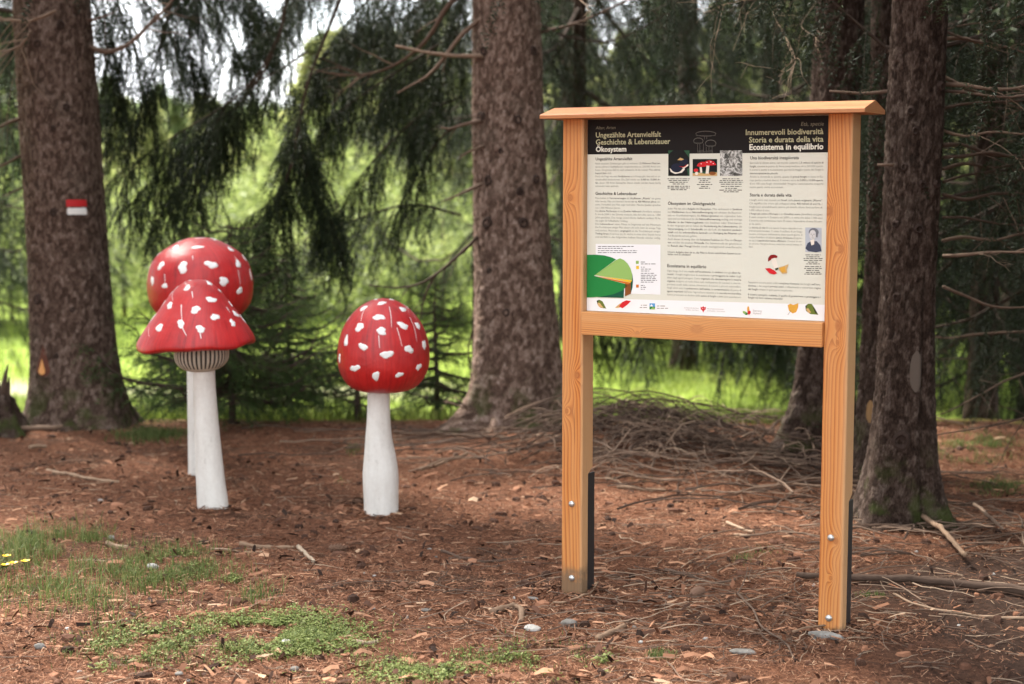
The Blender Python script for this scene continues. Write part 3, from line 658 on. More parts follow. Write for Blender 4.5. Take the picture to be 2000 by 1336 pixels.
# unseen spruces added along the sunny side of the path to shade the clearing edge
for k, (x, y, h) in enumerate([(-4.75, 10.9, 13), (-6.4, 11.8, 13), (-5.9, 7.4, 13), (-7.2, 9.2, 13), (-5.8, 5.0, 13), (-7.8, 6.2, 14), (-6.2, 2.6, 13), (-5.4, .2, 12), (-9.2, 8.6, 15)]):
    e = empty('spruce_tree', (x, y, g1(x, y)), label='unseen tall spruce added to shade the path from the meadow side', cat='tree', group='spruces shading the path')
    T_ = Trunk((x, y, 0), [(-.3, .28), (0, .22), (.3, .18), (1, .17), (h, .02)], (0, 0), (), seed=700 + k); T_.mesh(M['bark_dim'], nphi=32, zfine=3.2, dz=.08, top=h, parent=e)
    add_branches(e, None, 2.6 if k else 3.6, h - .1, 46 if k else 64, (2.3, .6), 700 + k, r=.16)

for k, (x, y, h) in enumerate([(3.3, 5.2, 12), (4.4, 7.0, 13), (3.9, 3.2, 13), (5.2, 4.6, 13), (3.6, .8, 13), (5.6, 8.6, 14), (2.9, -1.6, 13), (4.4, -3.2, 13), (2.4, -5.0, 13)]):  # unseen spruces added to block light from the right and behind
    e = empty('spruce_tree', (x, y, g1(x, y)), label='unseen tall dense spruce added to block light on the right of the path', cat='tree', group='added spruces blocking light on the right of the path')
    T_ = Trunk((x, y, 0), [(-.3, .28), (0, .22), (.3, .18), (1, .17), (h, .02)], (0, 0), (), seed=760 + k); T_.mesh(M['bark_dim'], nphi=32, zfine=3.2, dz=.08, top=h, parent=e)
    add_branches(e, None, 2.2, h - .1, 52, (2.1, .6), 760 + k, r=.16)

# young spruces by the mushrooms
def sapling(label, px, D, h, n, lens, seed):
    x = (px - 1000) / FPX * D; e = empty('young_spruce', (x, D, g1(x, D)), label=label, cat='tree', group='young spruces among the mushrooms')
    mb = MB(); tube(mb, [(0, 0, -.08), (.01, 0, h * .3), (-.01, .01, h * .7), (0, 0, h)], [.026, .02, .011, .003], 8, 0, .5, rough=.2, seed=seed); mb.build('trunk', M['branchwood'], e, True)
    add_branches(e, None, .10 * h + .04, h, n, lens, seed, PY, None, (-.1, .25), r=.01, scl=.55)
sapling('young spruce with spreading dark tiers behind the pair of mushrooms', 447, 9.95, 1.28, 62, (.78, .2), 471)
sapling('knee-high young spruce left of the round-capped mushroom', 693, 10.2, .52, 20, (.42, .12), 473)
sapling('young spruce between the bell-capped mushroom and the round-capped one', 560, 11.2, 1.25, 60, (.7, .2), 475)
sapling('young spruce right of the round-capped mushroom against the broad trunk', 850, 10.9, 1.0, 34, (.6, .16), 477)
sapling('young spruce at the foot of the slope behind the mushrooms', 330, 11.6, .7, 26, (.6, .16), 479)

# ------------------------------------------------------------------ trees across the meadow
def crown_mesh(kind, seed):
    g = np.random.default_rng(seed); mb = MB(); n = 5200
    if kind == 'larch' or kind == 'fir':
        u = g.random(n) ** .75; z = .06 + .94 * u; tier = .75 + .25 * np.sin(z * 60 + seed); a = g.uniform(0, 6.283, n)
        lob = 1 + .35 * np.sin(a * 5 + np.floor(z * 14) * 1.7)
        rr = (1 - z) ** .8 * .30 * tier * lob * g.uniform(.15, 1, n) ** .6 + .006
        P = np.stack([np.cos(a) * rr, np.sin(a) * rr, z - rr * .22], 1); out = np.stack([np.cos(a), np.sin(a), -.35 * np.ones(n)], 1)
    else:
        c = g.normal(size=(26, 3)) * [.30, .30, .22] + [0, 0, .55]; q = g.integers(0, 26, n)
        dv = g.normal(size=(n, 3)); dv /= np.linalg.norm(dv, axis=1)[:, None]; P = c[q] + dv * g.uniform(.04, .19, n)[:, None]; P[:, 2] = np.maximum(P[:, 2], .03); out = dv
    s = g.uniform(.014, .030, n)[:, None]; d = out + g.normal(size=(n, 3)) * .7; d /= np.linalg.norm(d, axis=1)[:, None]
    wv = np.cross(d, g.normal(size=(n, 3))); wv /= np.linalg.norm(wv, axis=1)[:, None] + 1e-9
    V = np.stack([P - wv * s * .35, P + wv * s * .35, P + wv * s * .2 + d * s * 1.3, P - wv * s * .2 + d * s * 1.3], 1).reshape(-1, 3)
    cl = fbm(P[:, 0] * 14, P[:, 2] * 14 + P[:, 1] * 9, seed, 2)
    mb.add(V, np.arange(n * 4).reshape(-1, 4), 0, np.repeat(np.clip(.5 + cl * 1.5 + g.normal(size=n) * .1, 0, 1), 4))
    return mb.mesh('crown', M[{'larch': 'larch', 'fir': 'fir', 'bush': 'broad'}[kind]])
CR = {k: [crown_mesh(k, 500 + 7 * i + j) for i in range(3)] for j, k in enumerate(('larch', 'fir', 'bush'))}
tmb = MB(); tube(tmb, [(0, 0, -.05), (.004, 0, .3), (0, 0, .65), (0, 0, .98)], [.018, .014, .008, .002], 7, 0, .5); TRK = tmb.mesh('trunk', M['branchwood'], True)
KN = {'larch': ('larch_tree', 'tree', 'bright yellow-green larch standing across the meadow', 'larches across the meadow'),
      'fir': ('fir_tree', 'tree', 'blue-green fir standing across the meadow', 'firs across the meadow'),
      'bush': ('leafy_bush', 'bush', 'rounded light green bush at the far edge of the meadow', 'bushes along the far meadow edge')}
g = np.random.default_rng(909)
def far_tree(kind, px, D, h, wd=1.):
    x = (px - 1000) / FPX * D; nm, cat, lab, grp = KN[kind]
    e = empty(nm, (x, D, g1(x, D)), g.uniform(0, 6.28), label=lab, cat=cat, group=grp); e.scale = (h * wd, h * wd, h)
    link('trunk', TRK, e); link('crown', CR[kind][g.integers(3)], e)
for kind, px, D, h, wd in [('larch', 425, 44, 5.6, 1.1), ('larch', 478, 38, 4.6, 1.), ('larch', 520, 52, 5.6, 1.1), ('larch', 560, 36, 4.4, 1.), ('larch', 395, 58, 6.6, 1.1), ('larch', 620, 42, 6.2, 1.2),
        ('larch', 665, 34, 5.6, 1.1), ('larch', 705, 50, 7.2, 1.2), ('larch', 250, 48, 6.0, 1.2), ('larch', 300, 40, 5.4, 1.1), ('fir', 350, 55, 6.4, 1.1), ('larch', 770, 38, 6., 1.2), ('larch', 830, 46, 7., 1.2),
        ('fir', 455, 70, 7., 1.1), ('fir', 540, 72, 7.4, 1.1), ('fir', 600, 64, 8., 1.2), ('larch', 880, 40, 6.4, 1.2), ('fir', 220, 62, 8., 1.2), ('fir', 20, 50, 8., 1.2), ('fir', -60, 42, 8., 1.2), ('larch', 100, 60, 8., 1.2),
        ('fir', 740, 66, 9., 1.2), ('fir', 860, 60, 9.5, 1.2), ('larch', 1130, 42, 7., 1.2), ('larch', 1220, 38, 6., 1.2), ('fir', 1300, 48, 9., 1.2), ('larch', 1400, 40, 7., 1.2), ('fir', 1480, 46, 9, 1.2), ('larch', 1560, 42, 8, 1.2),
        ('fir', 1700, 44, 10, 1.2), ('fir', 1850, 40, 10, 1.2), ('fir', 2000, 42, 11, 1.2), ('larch', 1930, 34, 6, 1.2), ('fir', 1060, 55, 10, 1.2), ('fir', 400, 85, 8.5, 1.2), ('fir', 500, 90, 8.6, 1.2), ('fir', 320, 80, 9, 1.2), ('fir', 640, 88, 11, 1.2)]:
    far_tree(kind, px, D, h * (.74 if 180 < px < 620 else .9), wd)
for px, D, h, wd in [(20, 21, 1.5, 1.3), (-50, 20, 1.9, 1.2), (240, 22, 1.5, 1.4), (310, 24, 1.8, 1.3), (400, 25, 1.5, 1.5), (475, 23, 1.3, 1.5), (545, 24, 1.7, 1.3), (600, 22, 1.3, 1.5), (660, 23, 1.7, 1.3), (735, 22, 1.5, 1.4), (800, 23, 1.9, 1.3), (865, 21, 1.6, 1.3),
        (500, 30, 2.4, 1.3), (580, 31, 2.6, 1.2), (700, 30, 2.8, 1.2), (780, 29, 2.6, 1.2), (350, 31, 2.4, 1.2), (1100, 24, 2, 1.3), (1250, 27, 2, 1.3), (1380, 28, 2.2, 1.3), (1500, 27, 2.2, 1.3), (1880, 22, 2, 1.4), (1960, 20, 2, 1.3), (1820, 24, 2.2, 1.3)]:
    far_tree('bush', px, D, h, wd)

# ------------------------------------------------------------------ mushroom sculptures
def f_red(t, b):
    o = objc(t)
    sep = N(t, 'SeparateXYZ', Vector=o); ang = mth(t, 'ARCTAN2', sep.outputs[1], sep.outputs[0])
    cmb = N(t, 'CombineXYZ', X=mth(t, 'MULTIPLY', ang, 9), Y=mth(t, 'MULTIPLY', sep.outputs[2], 3.0))
    st = noise(t, cmb.outputs[0], 2.2, 5, .65); n2 = noise(t, o, 9, 5, .6)
    f = mth(t, 'ADD', mth(t, 'MULTIPLY', st, .6), mth(t, 'MULTIPLY', n2, .4))
    t.links.new(ramp(t, f, [(.30, (.17, .005, .006)), (.46, (.38, .009, .010)), (.62, (.50, .015, .014)), (.78, (.58, .04, .035))]), b.inputs['Base Color'])
    bump(t, b, mth(t, 'ADD', noise(t, o, 30, 4), mth(t, 'MULTIPLY', st, .6)), .004, .6)
    rr = N(t, 'MapRange', Value=n2); rr.inputs[3].default_value = .28; rr.inputs[4].default_value = .55
    t.links.new(rr.outputs[0], b.inputs['Roughness'])
M['cap'] = mat('red_gloss_paint', rough=.3, fn=f_red, spec=.5)
def f_white(t, b):
    o = objc(t); n = noise(t, mapped(t, o, (1, 1, .25)), 16, 5, .6); n2 = noise(t, o, 60, 4)
    t.links.new(ramp(t, mth(t, 'ADD', mth(t, 'MULTIPLY', n, .7), mth(t, 'MULTIPLY', n2, .3)), [(.28, (.40, .365, .315)), (.42, (.64, .61, .56)), (.7, (.76, .74, .69))]), b.inputs['Base Color'])
    bump(t, b, n, .006, .7)
M['stem'] = mat('white_stem_paint', rough=.6, fn=f_white, spec=.3)
M['spot'] = mat('white_spot_paint', (.76, .75, .72), .5)
M['flute'] = mat('beige_flute_paint', (.47, .42, .34), .6)
M['flutedark'] = mat('dark_flute_line', (.022, .018, .014), .7)
M['under'] = mat('cream_underside', (.52, .46, .38), .7)
class Cap:
    def __init__(s, prof, tilt=(0, 0), c=(0, 0), wob=0., lobes=0, seed=0):
        P = spline(np.array(prof, float), 60); s.r, s.z = np.maximum(P[:, 0], 0), P[:, 1]; s.t = np.linspace(0, 1, 60); s.tilt = tilt; s.c = c; s.wob = wob; s.seed = seed; s.lobes = lobes
        s.rim = s.z[s.r.argmax()]
    def pt(s, ph, t, off=0.):
        ph, t = np.asarray(ph, float), np.asarray(t, float); r = np.interp(t, s.t, s.r); z = np.interp(t, s.t, s.z)
        dr, dz = np.interp(np.minimum(t + .01, 1), s.t, s.r) - np.interp(np.maximum(t - .01, 0), s.t, s.r), np.interp(np.minimum(t + .01, 1), s.t, s.z) - np.interp(np.maximum(t - .01, 0), s.t, s.z)
        k = np.hypot(dr, dz) + 1e-9; nr, nz_ = -dz / k, dr / k
        r = r + nr * off; z = z + nz_ * off
        q = np.clip(r / s.r.max(), 0, 1)
        r = r * (1 + s.wob * (np.sin(ph * 2 + s.seed) * .6 + np.sin(ph * 3 + s.seed * 2.1) * .4) * q)
        z = z + s.lobes * q ** 3 * (np.sin(ph * 4 + s.seed) * .6 + np.sin(ph * 7 + s.seed * 1.7) * .4)
        z = z + r * (np.cos(ph) * s.tilt[0] + np.sin(ph) * s.tilt[1])
        return np.stack([s.c[0] + r * np.cos(ph), s.c[1] + r * np.sin(ph), z], -1)
    def build(s, parent, nph=96, nt=72):
        t = np.linspace(0, 1, nt)[1:-1]; ph = np.arange(nph) / nph * 2 * np.pi; PH, TT = np.meshgrid(ph, t); n = len(t)
        V = s.pt(PH, TT).reshape(-1, 3); top = s.pt(0., 0.)[None]; bot = s.pt(0., 1.)[None]; bot[:, :2] = s.c
        i = np.arange(n - 1)[:, None] * nph; j = np.arange(nph)[None]; k = (j + 1) % nph
        F = np.stack([i + j, i + nph + j, i + nph + k, i + k], -1).reshape(-1, 4)
        jj = np.arange(nph); kk = (jj + 1) % nph; a = len(V)
        mb = MB(); mb.add(np.concatenate([V, top, bot]), F); mb.F.append((np.stack([np.full(nph, a), jj, kk], -1), 0)); mb.F.append((np.stack([np.full(nph, a + 1), (n - 1) * nph + kk, (n - 1) * nph + jj], -1), 0))
        return mb.build('cap', M['cap'], parent, True)
    def find(s, e, px, py, back=False):
        ph = np.linspace(-math.pi, 0, 241) if not back else np.linspace(0, math.pi, 241); t = np.linspace(.005, .97, 240); PH, TT = np.meshgrid(ph, t)
        P = s.pt(PH, TT); q = project(P + np.array(e.location)); d = ((q - np.array([px, py])) ** 2).sum(-1); k = np.unravel_index(d.argmin(), d.shape)
        return PH[k], TT[k]
    def spot(s, cap, e, px, py, w_, h_, rot, seed, where=None):
        """raised white dab of paint lying on the cap"""
        g = np.random.default_rng(seed); ph, t = where or s.find(e, px, py); P0 = s.pt(ph, t); m = 16
        eph, et = (s.pt(ph + .01, t) - P0) / .01, (s.pt(ph, t + .01) - P0) / .01; lp, lt_ = np.linalg.norm(eph) + 1e-4, np.linalg.norm(et) + 1e-4
        a = np.arange(m) / m * 2 * np.pi; rr = 1 + .20 * np.sin(2 * a + g.uniform(0, 6)) + .12 * np.sin(3 * a + g.uniform(0, 6)) + .09 * np.sin(5 * a + g.uniform(0, 6))
        V = []
        for k, off in ((1., -.001), (.97, .0006), (.55, .0010)):
            x, y = np.cos(a) * rr * w_ / 2 * k, np.sin(a) * rr * h_ / 2 * k; X_, Y_ = x * math.cos(rot) - y * math.sin(rot), x * math.sin(rot) + y * math.cos(rot)
            V.append(s.pt(ph + X_ / lp, np.clip(t + Y_ / lt_, .002, .985), off))
        V.append(s.pt(ph, t, .0011)[None]); V = np.concatenate(V)
        F = [[r_ * m + j, r_ * m + (j + 1) % m, (r_ + 1) * m + (j + 1) % m, (r_ + 1) * m + j] for r_ in range(2) for j in range(m)] + [[2 * m + j, 2 * m + (j + 1) % m, 3 * m] for j in range(m)]
        MB().add(V, F).build('spot', M['spot'], cap, True)
    def drip(s, cap, e, a, b, w_=.004):
        (p0, t0), (p1, t1) = s.find(e, *a), s.find(e, *b); n = 10; k = np.linspace(0, 1, n); r = np.interp(t0 + (t1 - t0) * k, s.t, s.r) + .01
        wd = w_ / 2 / r * (1 - .5 * k); ph = p0 + (p1 - p0) * k; t = t0 + (t1 - t0) * k
        V = np.concatenate([s.pt(ph - wd, t, .0012), s.pt(ph + wd, t, .0012)]); i = np.arange(n - 1)
        MB().add(V, np.stack([i, i + 1, n + i + 1, n + i], -1)).build('paint_drip', M['spot'], cap, True)
def stem(parent, prof, seed, name='stem', c=None, m='stem'):
    P = spline(np.array(prof, float), 40); n = 36; a = np.arange(n) / n * 2 * np.pi; A, I = np.meshgrid(a, np.arange(40))
    r = P[I, 0] * (1 + .05 * fbm(np.cos(A) * 2 + seed, P[I, 1] * 5 + np.sin(A) * 2, seed, 3)); z = P[I, 1] + np.where(I == 0, 0, 0)
    V = np.stack([P[I, 2] + r * np.cos(A), r * np.sin(A), z], -1).reshape(-1, 3); i = np.arange(39)[:, None] * n; j = np.arange(n)[None]; k = (j + 1) % n
    mb = MB().add(V, np.stack([i + j, i + k, i + n + k, i + n + j], -1).reshape(-1, 4)); mb.F.append((np.arange(n)[None] + 39 * n, 0))
    return mb.build(name, M[m], parent, True)
def mush(label, px, py):
    p = ground(px, py); return empty('mushroom_sculpture', (p[0], p[1] + .06, -.015), label=label, cat='sculpture', group='toadstool sculptures')
WH = 1.0
# round-capped one
m1 = mush('fly agaric sculpture with a round egg-shaped red cap on a white stem', 743, 1008)
stem(m1, [(.086, -.05, 0), (.083, .05, 0), (.086, .19, -.002), (.078, .28, -.004), (.064, .38, -.010), (.056, .48, -.010), (.052, .63, -.008)], 3)
c1 = Cap([(.0, 1.053), (.060, 1.041), (.125, 1.000), (.176, .938), (.207, .862), (.217, .785), (.210, .715), (.175, .65), (.125, .618), (.06, .610), (.0, .612)], (0., 0.02), (.016, 0), .015, 0, 1)
cap1 = c1.build(m1)
for k, (x, y, w_, h_, r) in enumerate([(732, 577, .05, .016, 0), (766, 582, .045, .02, 0), (746, 592, .038, .034, -.3), (710, 602, .042, .034, .1), (787, 604, .034, .04, .4), (679, 622, .034, .036, .2), (740, 620, .054, .034, .25), (702, 639, .050, .040, 0), (745, 646, .052, .034, .2),
        (787, 636, .052, .036, .3), (816, 636, .034, .042, 0), (676, 666, .036, .046, 0), (709, 678, .044, .034, .2), (755, 692, .058, .038, .1), (799, 682, .048, .036, 0), (829, 674, .034, .05, 0), (693, 719, .054, .032, -.35), (734, 735, .040, .042, 0), (780, 732, .040, .026, 0), (818, 717, .036, .032, .2), (663, 700, .03, .04, 0)]):
    c1.spot(cap1, m1, x, y, w_, h_, r, 20 + k)
for a, b in [((775, 640), (785, 676)), ((800, 620), (814, 668)), ((806, 600), (812, 625)), ((700, 590), (680, 625)), ((715, 600), (705, 628)), ((760, 600), (765, 640)), ((740, 655), (741, 680)), ((785, 590), (798, 612))]: c1.drip(cap1, m1, a, b, .0035)
for k in range(12): c1.spot(cap1, m1, 0, 0, .05, .036, k, 60 + k, (.3 + 2.55 * ((k * .618) % 1), .18 + .65 * k / 12))
# bell-capped one
m2 = mush('fly agaric sculpture with a wide bell-shaped red cap and a fluted ring', 410, 1000)
stem(m2, [(.078, -.05, .004), (.075, .04, .003), (.068, .2, -.008), (.060, .4, -.018), (.054, .6, -.026), (.053, .74, -.028)], 5)
cc = (-.028, 0)
c2 = Cap([(.0, 1.135), (.050, 1.127), (.108, 1.084), (.166, 1.008), (.222, .932), (.262, .868), (.278, .832), (.271, .813), (.235, .806), (.15, .806), (.0, .82)], (.055, -.02), (-.058, 0), .03, .010, 2)
cap2 = c2.build(m2)
for k, (x, y, w_, h_, r) in enumerate([(369, 541, .05, .016, 0), (336, 553, .026, .034, .4), (366, 562, .034, .038, 0), (409, 553, .040, .030, .2), (328, 566, .02, .03, .4), (307, 585, .03, .042, .6), (331, 596, .044, .036, .3), (413, 585, .052, .034, 0), (382, 605, .046, .040, .2), (435, 563, .03, .024, .6), (457, 588, .034, .032, -.4), (296, 617, .036, .05, .6), (311, 640, .042, .048, 0), (353, 632, .036, .042, 0),
        (392, 643, .044, .036, .2), (420, 619, .048, .034, .2), (461, 613, .040, .042, .2), (455, 631, .034, .036, .2), (489, 614, .03, .05, -.5), (283, 615, .03, .05, .4)]):
    c2.spot(cap2, m2, x, y, w_, h_, r, 120 + k)
for a, b in [((320, 575), (305, 610)), ((345, 560), (338, 588)), ((365, 545), (376, 560)), ((354, 595), (356, 625)), ((356, 638), (364, 656)), ((291, 640), (292, 657)), ((390, 650), (393, 661)), ((442, 600), (448, 609)), ((300, 605), (290, 632)), ((375, 570), (377, 582))]: c2.drip(cap2, m2, a, b, .005)
for k in range(12): c2.spot(cap2, m2, 0, 0, .05, .04, k, 160 + k, (.3 + 2.55 * ((k * .618) % 1), .12 + .5 * k / 12))
# fluted ring below the cap
fl = MB(); nf = 36; prof = [(.112, .835), (.128, .80), (.131, .775), (.126, .745), (.108, .72), (.082, .703), (.058, .695)]
P = spline(prof, 12); sub = 5; ph = np.arange(nf * sub) / (nf * sub) * 2 * np.pi; pr = (np.arange(nf * sub) % sub)
gro = np.where(pr == 0, 1., np.where((pr == 1) | (pr == sub - 1), .35, 0))
A, I = np.meshgrid(np.arange(nf * sub), np.arange(12)); env = np.interp(I, [0, 2, 7, 11], [1, 1, .8, .0])
rr = P[I, 0] * (1 - .075 * gro[A] * env)
V = np.stack([-.036 + rr * np.cos(ph[A]), rr * np.sin(ph[A]), P[I, 1] + rr * np.cos(ph[A]) * .03], -1).reshape(-1, 3); n = nf * sub
for j in range(n):
    k = (j + 1) % n; ii = np.arange(11) * n; q = np.stack([ii + j, ii + n + j, ii + n + k, ii + k], -1)
    dark = pr[j] in (0, sub - 1)
    if j == 0: fl.add(V, q[:8], 1 if dark else 0); fl.F.append((q[8:], 0))
    else:
        fl.F.append((q[:8], 1 if dark else 0)); fl.F.append((q[8:], 0))
fl.build('fluted_ring', [M['flute'], M['flutedark']], m2, True)
# tall one behind
m3 = mush('tall fly agaric sculpture with a broad domed red cap behind the bell-shaped one', 388, 935)
stem(m3, [(.068, -.05, 0), (.066, .05, 0), (.064, .3, 0), (.062, .6, 0), (.060, .95, 0)], 7)
c3 = Cap([(.0, 1.305), (.065, 1.300), (.135, 1.272), (.205, 1.230), (.252, 1.178), (.277, 1.105), (.281, 1.03), (.262, .95), (.20, .885), (.1, .858), (.0, .862)], (.0, .03), (.018, 0), .02, .004, 4)
cap3 = c3.build(m3)
for k, (x, y, w_, h_, r) in enumerate([(350, 469, .06, .02, .1), (392, 465, .055, .018, 0), (421, 464, .05, .018, -.2), (343, 482, .054, .032, .3), (386, 483, .066, .028, 0), (308, 494, .044, .036, .6), (451, 487, .048, .034, -.4), (480, 502, .034, .04, -.6), (314, 518, .044, .048, .2), (357, 521, .054, .062, .2), (413, 517, .070, .040, .1), (465, 515, .044, .044, -.2), (490, 537, .026, .06, 0), (297, 549, .034, .050, 0),
        (437, 550, .062, .04, .4), (468, 568, .038, .042, .3), (289, 520, .02, .06, 0), (321, 559, .034, .03, .3)]):
    c3.spot(cap3, m3, x, y, w_, h_, r, 220 + k)
for a, b in [((458, 500), (462, 512)), ((465, 528), (468, 556)), ((484, 508), (488, 520)), ((290, 530), (293, 556)), ((322, 535), (324, 556)), ((376, 500), (377, 508))]: c3.drip(cap3, m3, a, b, .004)
for k in range(12): c3.spot(cap3, m3, 0, 0, .06, .045, k, 260 + k, (.3 + 2.55 * ((k * .618) % 1), .12 + .6 * k / 12))

# ------------------------------------------------------------------ information board
TH = 0.5046; BO = np.array([.1907, 5.9146]); PW, PT, PS, PH_ = .0870, .0937, 1.0225, 1.822
bd = empty('information_board', (BO[0], BO[1], 0), -TH, label='wooden information board with a printed panel under a small gabled roof', cat='board')
bz = g1(.6, 5.6); 
PD = .031                        # depth of the panel face behind the post fronts
dvec = np.array([math.cos(TH), -math.sin(TH), 0]); nvec = np.array([math.sin(TH), math.cos(TH), 0])
def onboard(px, py, v=PD):
    r = ray(px, py); O = np.array([BO[0], BO[1], 0]) + nvec * v; C = np.array([0, 0, CAM_H]); k = ((O - C) @ nvec) / (r @ nvec); P = C + r * k
    return (P - O) @ dvec, P[2]
W1 = wood('larch_post_left', 'z', (-.06, .16), [(.030, 1.53, .011), (.062, .86, .012), (.02, .72, .009)], 1.16, .13, 1.3)
W2 = wood('larch_post_right', 'z', (.13, .10), [(.012, 1.49, .014), (.055, 1.36, .013), (.052, 1.095, .016), (.05, 1.035, .007), (.06, .335, .010), (.045, .2, .006)], 1.16, .03, 4.1)
W3 = wood('larch_rail', 'x', (.30, .11), [(1.06, .555, .020), (1.035, .32, .008)], 1.2, None, 7.7, (.25, (.62, .36, .15)))
W4 = wood('larch_roof', 'x', (1.60, .05), [(1.83, .2, .008), (1.83, .8, .009)], 1.0, None, 2.9, (.5, (.38, .155, .075)))
M['steel'] = mat('dark_steel', (.022, .021, .022), .5, spec=.4); M['steel'].node_tree.nodes['Principled BSDF'].inputs['Metallic'].default_value = .3
M['bolt'] = mat('zinc_bolt', (.55, .56, .55), .32, spec=.5); M['bolt'].node_tree.nodes['Principled BSDF'].inputs['Metallic'].default_value = .85
def post(u0, ztop, zcut, material):
    o = empty('post') if False else None
    mb = MB(); e = .0035
    # outline in plan with eased corners; the lower part is cut back for the steel foot
    def ring(u0_, u1_, v0, v1, z):
        return [(u0_ + e, v0, z), (u1_ - e, v0, z), (u1_, v0 + e, z), (u1_, v1 - e, z), (u1_ - e, v1, z), (u0_ + e, v1, z), (u0_, v1 - e, z), (u0_, v0 + e, z)]
    zs = [(-.12, .054), (zcut - .002, .054), (zcut + .022, PT), (ztop, PT)]
    V = [p for z, v1 in zs for p in ring(0, PW, 0, v1, z)]
    F = [[r_ * 8 + j, r_ * 8 + (j + 1) % 8, r_ * 8 + 8 + (j + 1) % 8, r_ * 8 + 8 + j] for r_ in range(3) for j in range(8)] + [list(range(8))[::-1], list(range(24, 32))]
    ob = mb.add(V, F).build('post', material, bd); ob.location = (u0, 0, 0)
    return ob
po1 = post(0, PH_, .475, W1); po2 = post(PS, PH_, .470, W2)
for u0, zt in ((0, .472), (PS, .466)):
    mb = MB(); box(mb, (u0 + .006, .058, -.12), (u0 + PW - .004, .066, zt), 0, .001); box(mb, (u0 + PW - .012, .066, -.12), (u0 + PW - .004, .118, zt), 0, .001); box(mb, (u0 + .006, .066, -.12), (u0 + .014, .118, zt), 0, .001)
    mb.build('steel_foot', M['steel'], bd)
def bolt(px, py, r=.0125):
    u, z = onboard(px, py, 0); mb = MB(); n = 14; a = np.arange(n) / n * 2 * np.pi; V = []
    prof = [(r, .0005), (r, -.003), (r * .9, -.006), (r * .62, -.0088), (r * .3, -.010)]
    for q, v in prof: V += [(u + math.cos(x) * q, v, z + math.sin(x) * q) for x in a]
    V.append((u, -.0104, z)); F = [[k * n + j, k * n + (j + 1) % n, k * n + n + (j + 1) % n, k * n + n + j] for k in range(4) for j in range(n)] + [[4 * n + j, 4 * n + (j + 1) % n, 5 * n] for j in range(n)]
    mb.add(V, F); mb.build('bolt', M['bolt'], bd, True)
for q in ((1117, 984), (1117, 1129), (1623, 1050), (1619, 1207)): bolt(*q)
mb = MB(); box(mb, (PW + .0008, -.018, 1.017), (PS - .0008, .052, 1.1035), 0, .004); rail = mb.build('cross_rail', W3, bd)
mb = MB(); box(mb, (PW + .0008, .0532, 1.10), (PS - .0008, .0732, 1.72), 0, 0); mb.build('backing_board', W3, bd)
ul, ur = onboard(1054, 230, -.076)[0], onboard(1689, 217, -.076)[0]
rz = PH_ + .0008; cv = PT / 2; hv = .123; th = .015; rise = .044
V = [(u, v, z) for u in (ul, ur) for v, z in ((cv - hv, rz), (cv - hv, rz + th - .003), (cv - hv + .004, rz + th), (cv - .003, rz + rise), (cv + .003, rz + rise), (cv + hv - .004, rz + th), (cv + hv, rz + th - .003), (cv + hv, rz))]
mb = MB().add(V, [[j, (j + 1) % 8, 8 + (j + 1) % 8, 8 + j] for j in range(8)] + [list(range(8))[::-1], list(range(8, 16))]); mb.build('roof_cap', W4, bd)

# printed panel
def pm(name, c, rough=.55): return mat('print_' + name, c, rough, spec=.12)
INK = {'cream': (.63, .63, .53), 'black': (.012, .010, .009), 'white': (.76, .76, .75), 'title': (.46, .45, .27), 'titlew': (.72, .71, .60), 'sub': (.22, .21, .15), 'head': (.035, .033, .028), 'bold': (.07, .068, .06), 'text': (.27, .265, .225),
       'gd': (.018, .20, .045), 'gd2': (.010, .085, .045), 'gl': (.27, .44, .12), 'yel': (.75, .48, .02), 'ora': (.55, .16, .02), 'bro': (.22, .075, .02), 'red': (.55, .02, .025), 'redd': (.22, .012, .012), 'blu': (.10, .32, .60), 'pic': (.012, .013, .012), 'picg': (.03, .085, .045),
       'pale': (.72, .66, .56), 'tan': (.55, .36, .15), 'leafg': (.13, .17, .03), 'leafd': (.05, .05, .02), 'gold': (.62, .33, .05), 'navy': (.055, .065, .095), 'pbg': (.42, .45, .48), 'skin': (.55, .54, .52), 'hair': (.16, .165, .18), 'line': (.12, .115, .10), 'dblue': (.016, .019, .035)}
INK = {k: pm(k, v) for k, v in INK.items()}
def f_moss(t, b):
    n = noise(t, mapped(t, objc(t), (1, 1, .8)), 60, 4, .65, 2.0); n2 = noise(t, objc(t), 30, 2)
    t.links.new(ramp(t, mth(t, 'ADD', mth(t, 'MULTIPLY', n, .75), mth(t, 'MULTIPLY', n2, .25)), [(.36, (.02, .021, .018)), (.48, (.17, .17, .15)), (.6, (.60, .60, .56))]), b.inputs['Base Color'])
INK['moss'] = mat('print_lichen', rough=.5, fn=f_moss)
mb = MB(); pz0, pz1 = 1.1045, PH_ - .002
box(mb, (PW + .001, PD, pz0), (PS - .001, PD + .006, pz1)); panel = mb.build('printed_panel', INK['cream'], bd)
def zp(x, y): return onboard(1040 + x / 2.6714, 180 + y / 2.672)      # place on the panel from a measured close-up
def flat(name, polys, clip=True):
    """flat printed shapes: list of (ink, layer, points); one mesh for one printed element"""
    mb = MB(); inks = []
    for ink, lay, pts in polys:
        Q = np.array([zp(*p) for p in pts]); 
        if clip: Q[:, 0] = np.clip(Q[:, 0], PW + .0015, PS - .0015); Q[:, 1] = np.clip(Q[:, 1], pz0 + .0005, pz1 - .0005)
        if ink not in inks: inks.append(ink)
        area = (Q[:, 0] * np.roll(Q[:, 1], -1) - np.roll(Q[:, 0], -1) * Q[:, 1]).sum()
        if area < 0: Q = Q[::-1]
        V = np.stack([Q[:, 0], np.full(len(Q), PD - .0004 * lay), Q[:, 1]], 1); mb.add(V, [list(range(len(V)))], inks.index(ink))
    return mb.build(name, [INK[k] for k in inks], panel)
